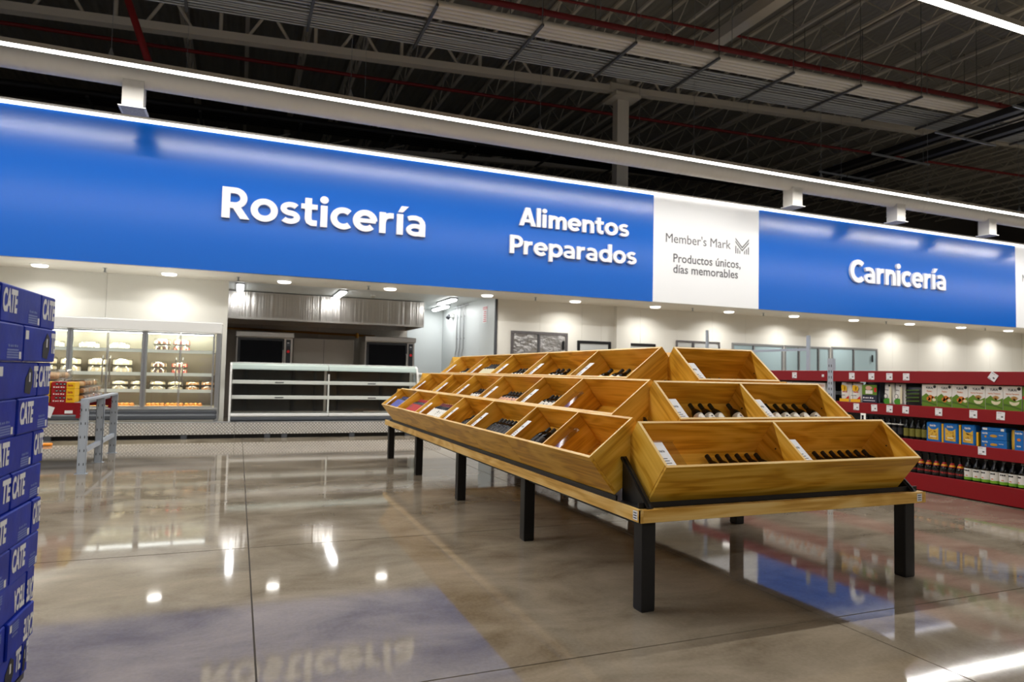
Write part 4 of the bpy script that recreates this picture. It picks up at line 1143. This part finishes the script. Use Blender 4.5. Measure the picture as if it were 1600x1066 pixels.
b = B('steel_wall'); b.bb(1.35, 2.95, 18.9, 19.38, 0, 2.12, .01); b.mat('grey_dark'); b.bb(2.14, 2.15, 18.897, 18.9, 0, 2.1); tag(b.obj('equipment_cabinet'), 'dull stainless cabinet between the two ovens', 'cabinet')
for k, (x, y0, y1) in enumerate(((-.02, 15.75, 17.1), (2.2, 15.8, 17.15), (4.9, 15.9, 17.25), (5.25, 17.7, 19.05))):
    o = B('galv').bb(-.09, .09, y0-(y0+y1)/2, y1-(y0+y1)/2, -.03, 0).obj('tube_light', loc=(x, (y0+y1)/2, 3.14))
    B('tube_led').bb(-.07, .07, y0-(y0+y1)/2+.02, y1-(y0+y1)/2-.02, -.085, -.03, .02).obj('diffuser', o)
    tag(o, 'kitchen ceiling tube light, %s' % ['far left over the opening', 'in the middle before the hood', 'nearer one right of the hood', 'farther one right of the hood'][k], 'light', 'kitchen tube lights')
    area_light('tube_lamp', (0, 0, -.09), .12, y1-y0-.06, P_TUBE, parent=o)
b = B('white_paint'); b.lathe([(.06, 0), (.06, -.02), (.05, -.025)], 16); o = b.obj('dome_camera', loc=(3.0, 16.5, 3.14)); q = B('pack_clear'); q.lathe([(.05, -.025), (.045, -.05), (.025, -.07), (.0001, -.078)], 16); q.obj('dome', o)
tag(o, 'small round dome camera under the kitchen ceiling', 'camera')
for k, y in enumerate((17.3, 17.6, 17.9)):
    b = B('alu'); b.tube([(5.60, y, 3.14), (5.60, y, 1.95), (5.60, y+.08, 1.8), (5.60, y+.08, .8)], .016)
    for z in (2.8, 2.2): b.bb(5.595, 5.63, y-.03, y+.03, z, z+.03)
    tag(b.obj('wall_conduit'), 'thin metal conduit on the kitchen side wall, %s from the front' % ORD[k], 'conduit', 'conduits on the kitchen side wall')
b = B('alu'); b.tube([(5.59, 16.9, 3.09), (5.59, 18.4, 3.09)], .018); tag(b.obj('wall_conduit'), 'level metal conduit under the kitchen ceiling at right', 'conduit')
b = B('card'); b.bb(5.622, 5.629, 15.50, 15.83, 2.53, 2.95); o = b.obj('safety_sign')
f_ = ((5.6215, 15.83, 2.53), (0, -1, 0), (0, 0, 1))
q = B('red_button'); q.rect(f_, .02, .31, .33, .40); 
for k in range(6): q.rect(f_, .05+.012*(k % 3), .28-.012*(k % 2), .03+.048*k, .05+.048*k)
q.mat('card'); q.marks(((5.6208, 15.83, 2.53), (0, -1, 0), (0, 0, 1)), .05, .345, .22, .04); q.obj('print', o)
tag(o, 'white safety notice with red print on the kitchen side wall', 'sign')
b = B('white_paint'); b.box((5.57, 18.35, 2.9), (.1, .22, .12), None, .01); o = b.obj('wall_fixture'); q = B('grey_dark'); q.cyl((5.52, 18.35, 2.9), (5.45, 18.3, 2.82), .05, .06, n=12); q.obj('lens', o)
tag(o, 'small white emergency fixture high on the kitchen side wall', 'fixture')
# ================================================================== RED SHELVING AT THE RIGHT
GX = 7.6
gs = empty('red_shelving', (GX+.5, 6.0, 0)); tag(gs, 'red four-level store shelving with grey slotted posts', 'shelving')
GL = (-GX-.5, -6.0, 0)
bays = [(3.2, 6.93), (7.03, 10.0)]
for (a, c) in bays:
    for (z0, z1) in ((1.285, 1.43), (.875, 1.015), (.475, .605), (.012, .205)):
        B('red_paint').bb(GX, GX+.035, a, c, z0, z1, .004).obj('front_beam', gs, loc=GL)
        if z0 > .1 and z0 < 1.2 or z0 < .1: B('galv').bb(GX+.035, GX+.95, a, c, z1-.03, z1-.012).obj('shelf_deck', gs, loc=GL)
        else: B('galv').bb(GX+.035, GX+.95, a, c, z1-.03, z1-.02).obj('shelf_deck', gs, loc=GL)
        B('red_paint').bb(GX+.95, GX+.985, a, c, z0, z1, .004).obj('rear_beam', gs, loc=GL)
    B('black_plastic').bb(GX+.06, GX+.9, a, c, 0, .02).obj('plinth', gs, loc=GL)
    B('grey_dark').bb(GX+.62, GX+.64, a, c, .2, 1.40).obj('back_mesh', gs, loc=GL)
for yy in (3.15, 6.98, 10.05):
    for xx, h in ((GX+.03, 1.60 if abs(yy-6.98) < .1 else 1.45), (GX+.95, 1.40)):
        b = B('grey_paint'); b.bb(xx-.025, xx+.025, yy-.045, yy+.045, 0, h); b.mat('ink_black'); z = .12
        while z < h-.05:
            for q in (-.02, .02): b.bb(xx-.0262, xx-.025, yy+q-.006, yy+q+.006, z, z+.035)
            z += .08
        b.obj('post', gs, loc=GL)
    if yy > 5:
        b = B('grey_paint'); b.bb(GX+.03, GX+.95, yy-.02, yy+.02, 1.1, 1.15); b.bb(GX+.03, GX+.95, yy-.02, yy+.02, .3, .35); b.obj('brace', gs, loc=GL)
# grey guard frame standing behind the shelving
b = B('grey_paint'); b.bb(8.72, 8.76, 8.44, 8.49, 0, 2.03); b.bb(8.72, 8.76, 11.04, 11.09, 0, 2.25); b.bb(8.725, 8.755, 8.46, 11.07, 1.78, 1.82); b.bb(8.725, 8.755, 8.46, 11.07, .3, .34)
tag(b.obj('guard_frame'), 'grey post frame rising behind the red shelving', 'frame')
# price tags on the beams: (y, z centre)
tags = [(1.392, (8.3, 'b'), ), ]
def ptag(y, z, rot, what, s_=.086):
    b = B('card'); b.box((0, 0, 0), (.002, s_, s_), None); b.mat('ink_grey')
    f_ = ((-.0012, s_/2, -s_/2), (0, -1, 0), (0, 0, 1))
    b.rect(f_, s_*.55, s_*.8, s_*.3, s_*.48); b.rect(f_, s_*.1, s_*.45, s_*.06, s_*.12); b.rect(f_, s_*.1, s_*.6, s_*.82, s_*.86)
    tag(b.obj('price_card', M=T3(GX-.0015-(.006 if rot > .2 else 0), y, z) @ Rm(rot, 'X')), what, 'price card', 'price cards on the red beams')
k = 0
for y in (7.62, 6.62, 6.32, 6.06, 5.83): ptag(y, 1.36, 0, 'white price card on the top red beam, %s from the far end' % ORD[k]); k += 1
ptag(4.80, 1.375, .6, 'tilted white price card on the top red beam near the edge', .085)
k = 0
for y in (6.55, 6.28, 6.06, 5.84, 5.42, 5.02, 4.73): ptag(y, .955, random.uniform(-.06, .06), 'white price card on the second red beam, %s from the far end' % ORD[k]); k += 1
ptag(4.93, .56, 0, 'lone white price card on the third red beam')
ptag(7.1, 1.36, 0, 'tiny white sticker on the top red beam by the post', .036)

# ------------------------------------------------------------------ goods
GF = GX+.05                               # front line of the goods
def FRM(y1, z0, off=0): return ((GF-.001-off, y1, z0), (0, -1, 0), (0, 0, 1))   # reading frame on a front facing -x
mat('yk_green', C(98, 138, 30), .45); mat('yk_green2', C(70, 104, 26), .45); mat('food', C(214, 120, 36), .6); mat('food2', C(190, 140, 70), .6)
mat('pasta_blue', C(10, 110, 190), .4); mat('pasta', C(222, 178, 60), .55); mat('pasta2', C(200, 148, 40), .55); mat('box_yellow', C(240, 180, 20), .5)
mat('bag_green', C(70, 150, 40), .4); mat('bag_black', C(30, 34, 32), .35); mat('navy', C(28, 34, 58), .45); mat('lab_olive', C(120, 116, 40), .5); mat('lab_green', C(120, 176, 40), .5)
Z1, Z2, Z3 = 1.004, .594, .194
def yukai(y1, w, kind, lab):
    h = .272
    b = B('label_white'); b.bb(GF, GF+.16, y1-w+.002, y1-.001, Z1, Z1+h, .002); o = b.obj('flour_box')
    q = B('yk_green'); f = FRM(y1, Z1, .0005)
    q.prism([(.002, .002), (w-.003, .002), (w-.003, .14), (w*.72, .115), (w*.5, .135), (w*.3, .165), (.002, .125)], f, .0004)
    f = FRM(y1, Z1, .001); q.mat('yk_green2'); q.prism([(.002, .06), (w*.4, .05), (w-.003, .02), (w-.003, .035), (w*.4, .07), (.002, .085)], f, .0003)
    q.mat('ink_black'); q.text('YUKAI', f, w*.26, .218, w=w*.46, h=.026, bold=.02); q.disc(f, w*.85, .245, .018, .018, 14)
    q.mat('food'); f2 = FRM(y1, Z1, .0015)
    if kind == 'panko':
        q.text('Panko', f, w*.34, .18, w=w*.34, h=.02, bold=.01)
        for (cx, cy, r) in ((.45, .10, .026), (.6, .12, .03), (.75, .11, .022), (.52, .085, .024)): q.disc(f2, w*cx, cy, r, r*.9, 9, 0, .2)
        q.mat('label_cream'); q.disc(FRM(y1, Z1, .002), w*.82, .09, .022, .018, 10)
    else:
        q.text('Harina Tempura', f, w*.16, .18, w=w*.7, h=.016, bold=.01)
        q.mat('food2'); 
        for i in range(9):
            a = i*.22-.9; cx, cy = w*.6, .115
            q.prism([(cx-.004, cy), (cx+.004, cy), (cx+.05*math.sin(a)+.004, cy+.05*math.cos(a)), (cx+.05*math.sin(a)-.004, cy+.05*math.cos(a))], f2, .0002)
        q.mat('label_cream'); f3 = FRM(y1, Z1, .002)
        q.prism([(w*.34, .11), (w*.36, .085), (w*.5, .066), (w*.7, .066), (w*.84, .085), (w*.88, .11), (w*.6, .098)], f3, .0002)
    q.obj('print', o)
    tag(o, lab, 'flour box', 'flour boxes on the upper shelf')
ye = [5.665, 5.475, 5.295, 5.11, 4.92, 4.735, 4.545]
for i in range(6):
    yukai(ye[i], ye[i]-ye[i+1], 'panko' if i < 3 else 'tempura', ('white and green panko box, %s from the left' if i < 3 else 'white and green tempura flour box, %s from the left') % ORD[i % 3])
b = B('yk_green'); b.bb(GF, GF+.16, 4.30, 4.54, Z1, Z1+.27, .002); o = b.obj('flour_box'); q = B('red_button'); q.rect(FRM(4.54, Z1, .0005), .0, .10, .14, .17, .0004); q.obj('print', o)
tag(o, 'plain green box with red stripe at the right end of the upper shelf', 'flour box')
b = B('shelf_white'); b.bb(GF-.02, GF+.2, 3.9, 5.2, Z1+.285, Z1+.292); tag(b.obj('shelf_strip'), 'thin white strip above the tempura flour boxes', 'strip')
def bag(y1, w, h, m0, lab, draw, z0=Z1, cat='bag', dep=.09):
    # pillow bag: rounded block with a crimped top
    b = B(m0); n_ = 7; V = []; F = []
    for j in range(n_+1):
        t = j/n_; z = z0+h*t; bulge = dep*(math.sin(math.pi*min(1, .12+t*.95))**.6)*.5+.006; ww = w/2*(1-.06*abs(2*t-1)**3)
        yc = y1-w/2
        for i in range(9):
            s_ = -1+2*i/8
            V.append((GF+.05-bulge*math.cos(s_*math.pi/2)**.7, yc-ww*s_, z))
        for i in range(9):
            s_ = 1-2*i/8
            V.append((GF+.05+bulge*math.cos(s_*math.pi/2)**.7, yc-ww*s_, z))
    for j in range(n_):
        for i in range(18): F.append((j*18+i, j*18+(i+1) % 18, (j+1)*18+(i+1) % 18, (j+1)*18+i))
    F.append(tuple(range(18))); F.append(tuple(n_*18+i for i in range(18)))
    b.add(V, F, True); o = b.obj('food_bag')
    q = B(m0); draw(q, lambda off=0: ((GF+.003-off-.004, y1, z0), (0, -1, 0), (0, 0, 1)), w, h); 
    if q.f: q.obj('print', o)
    tag(o, lab, cat)
def d_yel(q, f, w, h):
    q.mat('sleeve_yellow'); q.rect(f(), .01, w-.01, .005, .05); q.disc(f(.001), w*.42, h*.72, .035, .045, 8, 0, .25); q.disc(f(.001), w*.62, h*.70, .025, .04, 8, 0, .25)
    q.mat('red_button'); q.prism([(w*.62, .05), (w-.012, .05), (w-.012, .095)], f(.001), 0); q.marks(f(.001), w*.35, h*.5, w*.45, .016)
    q.mat('ink_grey'); q.marks(f(.001), w*.12, h*.34, w*.5, .012)
bag(6.875, .175, .27, 'label_white', 'yellow and white food bag nearest the post on the upper shelf', d_yel)
bag(6.695, .175, .27, 'label_white', 'yellow and white food bag, second from the post', d_yel)
def d_green(q, f, w, h):
    q.mat('yk_green'); q.rect(f(), .006, w-.006, h*.45, h-.01); q.mat('navy'); q.rect(f(), .006, w-.006, .004, h*.45); q.mat('label_white'); q.rect(f(.001), w*.25, w*.7, h*.5, h*.68); q.mat('label_pink'); q.disc(f(.001), w*.45, h*.8, .05, .03, 9, 0, .2); q.mat('red_button'); q.rect(f(.001), w*.8, w*.95, h*.6, h*.82)
    q.mat('card'); q.marks(f(.001), w*.1, h*.26, w*.7, .02); q.rect(f(.001), w*.1, w*.85, h*.14, h*.17)
bag(6.51, .235, .255, 'navy', 'dark and green vegetable bag beside the yellow bags', d_green)
def d_rice(q, f, w, h):
    q.mat('bag_green'); q.disc(f(), w*.5, .045, w*.38, .04, 10); q.mat('ink_black'); q.text('YUKAI', f(.001), w*.22, h*.66, w=w*.4, h=.016, bold=.02); q.disc(f(.001), w*.72, h*.9, .014); q.mat('label_cream'); q.rect(f(.001), w*.72, w*.9, .02, h*.85)
    q.mat('ink_grey'); q.disc(f(.0012), w*.36, h*.4, .028, .034, 9); q.mat('label_white'); q.disc(f(.0016), w*.36, h*.4, .02, .026, 9)
bag(6.205, .145, .27, 'label_white', 'white rice bag with green foot, left one', d_rice)
bag(6.055, .145, .27, 'label_white', 'white rice bag with green foot, right one', d_rice)
def d_dark(q, f, w, h):
    q.mat('yk_green2')
    for i in range(4): q.prism([(.02, h*(.2+.17*i)), (w-.02, h*(.22+.17*i)), (w-.02, h*(.27+.17*i)), (.02, h*(.24+.17*i))], f(.0005*i), 0)
bag(5.90, .22, .26, 'bag_black', 'dark seaweed bag left of the panko boxes', d_dark, dep=.06)
# bay behind the bins: orange packs
for i in range(6):
    y1 = 8.3-i*.2
    b = B('label_white'); b.bb(GF, GF+.2, y1-.19, y1, Z1, Z1+.255, .004); o = b.obj('snack_pack'); q = B('food'); f = FRM(y1, Z1, .0005)
    for j in range(3): q.disc(f, .05+.045*(j % 3), .06+.07*(j % 2), .03, .026, 9, 0, .2); q.rect(f, .01, .18, .2+.012*j, .206+.012*j)
    q.obj('print', o); tag(o, 'orange and white snack pack behind the top front bin, %s from the left' % ORD[i], 'snack pack', 'snack packs')
# pasta packs, boxes
def pasta_pack(y1, w, lab):
    b = B('pasta_blue'); b.bb(GF, GF+.1, y1-w+.006, y1, Z2, Z2+.235, .012); o = b.obj('pasta_pack')
    q = B('pasta'); f = FRM(y1, Z2, .0006); q.prism([(w*.14, .035), (w*.82, .03), (w*.82, .175), (w*.62, .15), (w*.36, .15), (w*.14, .185)], f, .0003)
    q.mat('pasta2')
    for i in range(16): q.disc(FRM(y1, Z2, .0012), w*random.uniform(.2, .76), random.uniform(.045, .14), .012, .008, 7, 0, .3)
    q.mat('label_white'); q.marks(FRM(y1, Z2, .0016), w*.27, .185, w*.42, .022)
    q.mat('label_cream'); q.rect(FRM(y1, Z2, .0016), w*.28, w*.68, .06, .075)
    q.obj('print', o)
    tag(o, lab, 'pasta pack', 'pasta packs')
for i, (a, c) in enumerate(((5.615, 5.43), (5.405, 5.225), (5.195, 5.03))):
    pasta_pack(a, a-c, 'blue pasta pack with a clear window, %s from the left' % ORD[i])
    b = B('box_yellow'); b.bb(GF+.01, GF+.1, c-.022, c, Z2, Z2+(.225 if i < 2 else .16)); tag(b.obj('pasta_box'), 'narrow yellow box right of the %s blue pasta pack' % ORD[i], 'pasta box')
for j in range(2):
    b = B('pasta_blue'); b.bb(GF-.005, GF+.2, 4.70, 4.97, Z2+j*.094, Z2+.092+j*.094, .003); o = b.obj('spaghetti_box'); f = FRM(4.97, Z2+j*.094, .0056)
    q = B('label_white'); q.marks(f, .015, .058, .06, .018); q.marks(f, .19, .05, .05, .008); q.mat('pasta2'); q.disc(f, .135, .042, .04, .016, 10, 0, .1); q.disc(f, .05, .03, .012, .012, 8); q.obj('print', o)
    tag(o, 'flat blue spaghetti box, %s one of the pile' % ['lower', 'upper'][j], 'pasta box')
b = B('pasta_blue'); b.bb(GF-.005, GF+.2, 4.71, 4.96, Z2+.189, Z2+.225, .003); q = B('label_white'); q.rect(FRM(4.96, Z2+.189, .0056), .01, .06, .008, .03); q.rect(FRM(4.96, Z2+.189, .0056), .2, .235, .004, .03); o = b.obj('spaghetti_box'); q.obj('print', o); tag(o, 'thin blue carton on top of the spaghetti boxes', 'pasta box')
def d_pb(q, f, w, h):
    q.mat('pasta_blue'); q.rect(f(.002), w*.3, w*.72, .0, h); q.mat('label_white'); q.marks(f(.003), w*.34, h*.82, w*.34, .02); q.marks(f(.003), w*.4, h*.2, w*.2, .015); q.mat('food'); q.disc(f(.003), w*.5, h*.55, .02, .016, 9)
bag(4.685, .21, .215, 'pasta', 'yellow pasta bag with blue band right of the spaghetti boxes', d_pb, Z2)
b = B('box_yellow'); b.bb(GF+.02, GF+.1, 4.30, 4.46, Z2, Z2+.12, .003); tag(b.obj('pasta_box'), 'yellow pasta box at the right edge of the third shelf', 'pasta box')
# bottles on the shelves
def shelf_bottle(name, prof, m0, cap, capz, label, lz, lab2=None, lz2=None, r=.04):
    b = B(m0); b.lathe(prof, 16); o = b.obj(name)
    c = B(cap); c.lathe([(capz[2], capz[0]), (capz[2], capz[1]), (.0001, capz[1]+.001)], 14); c.obj('cap', o)
    q = B(label); q.lathe([(r+.0006, lz[0]), (r+.0006, lz[1])], 18)
    if lab2: q.mat(lab2); q.lathe([(lz2[2], lz2[0]), (lz2[3], lz2[1])], 16)
    q.obj('label', o); _KIDS[o.name] = kids(o)
    return o
def row(proto, ys, x, z, lab, cat, group, deep=1):
    n_ = 0
    for i, y in enumerate(ys):
        for d_ in range(deep):
            M = T3(x+d_*.1, y, z) @ Rm(random.uniform(-.5, .5), 'Z')
            o = proto if (i == 0 and d_ == 0) else copy_tree(proto, M)
            o.matrix_local = M
            tag(o, (lab % ORD[i]) + ('' if d_ == 0 else ', row behind'), cat, group)
oil = shelf_bottle('oil_bottle', [(.036, 0), (.038, .01), (.038, .15), (.03, .18), (.014, .205), (.013, .25)], 'glass_green_dark', 'cap_black', (.235, .255, .015), 'lab_olive', (.04, .135), r=.038)
row(oil, (5.899, 5.82, 5.741, 5.662), GF+.05, Z2, 'dark oil bottle with olive label, %s from the left', 'bottle', 'oil bottles')
dk = shelf_bottle('vinegar_bottle', [(.034, 0), (.036, .01), (.036, .16), (.03, .18), (.013, .2), (.012, .245)], 'glass_black', 'cap_black', (.235, .25, .014), 'label_black', (.05, .13), 'label_white', (.165, .178, .0363, .0345), r=.036)
row(dk, (6.54, 6.46, 6.38, 6.30, 6.22, 6.14, 6.06, 5.98), GF+.05, Z2, 'black vinegar bottle behind the front bins, %s from the left', 'bottle', 'vinegar bottles')
sq = shelf_bottle('sauce_bottle', [(.044, 0), (.046, .01), (.046, .10), (.036, .125), (.016, .17), (.014, .235), (.012, .255)], 'glass_green_dark', 'cap_black', (.24, .262, .016), 'bag_black', (.02, .085), 'label_red', (.125, .175, .0365, .0166), r=.046)
q = B('sleeve_yellow'); q.lathe([(.0335, .135), (.0275, .15)], 16); q.obj('neck_label', sq); q = B('label_red'); q.lathe([(.0468, .045), (.0468, .065)], 16); q.obj('brand_band', sq); _KIDS[sq.name] = kids(sq)
row(sq, (5.815, 5.72, 5.625, 5.53, 5.435, 5.34, 5.245), GF+.06, Z3, 'dark sauce bottle with red and yellow neck label, %s from the left', 'bottle', 'sauce bottles')
sy = shelf_bottle('soy_bottle', [(.044, 0), (.046, .008), (.046, .155), (.038, .19), (.017, .22), (.016, .262)], 'glass_black', 'galv', (.25, .275, .0175), 'label_white', (.035, .145), r=.046)
q = B('lab_green'); q.lathe([(.0470, .02), (.0470, .05)], 18); q.obj('green_band', sy)
q = B('ink_black')
for t in (2.75, 3.14, 3.53):
    cx, cy = math.cos(t), math.sin(t); q.prism([(.009*math.cos(2*math.pi*i/8), .009*math.sin(2*math.pi*i/8)) for i in range(8)], ((.0476*cx, .0476*cy, .122), (-cy, cx, 0), (0, 0, 1)), .0003)
q.obj('seal', sy); q = B('food'); q.prism([(-.014, -.004), (.014, -.004), (.010, .006), (-.010, .006)], ((-.0476, 0, .065), (0, -1, 0), (0, 0, 1)), .0003); q.obj('emblem', sy); _KIDS[sy.name] = kids(sy)
row(sy, (5.145, 5.05, 4.955, 4.86, 4.765, 4.67, 4.575, 4.48), GF+.055, Z3, 'black soy sauce bottle with white and green label, %s from the left', 'bottle', 'soy sauce bottles')
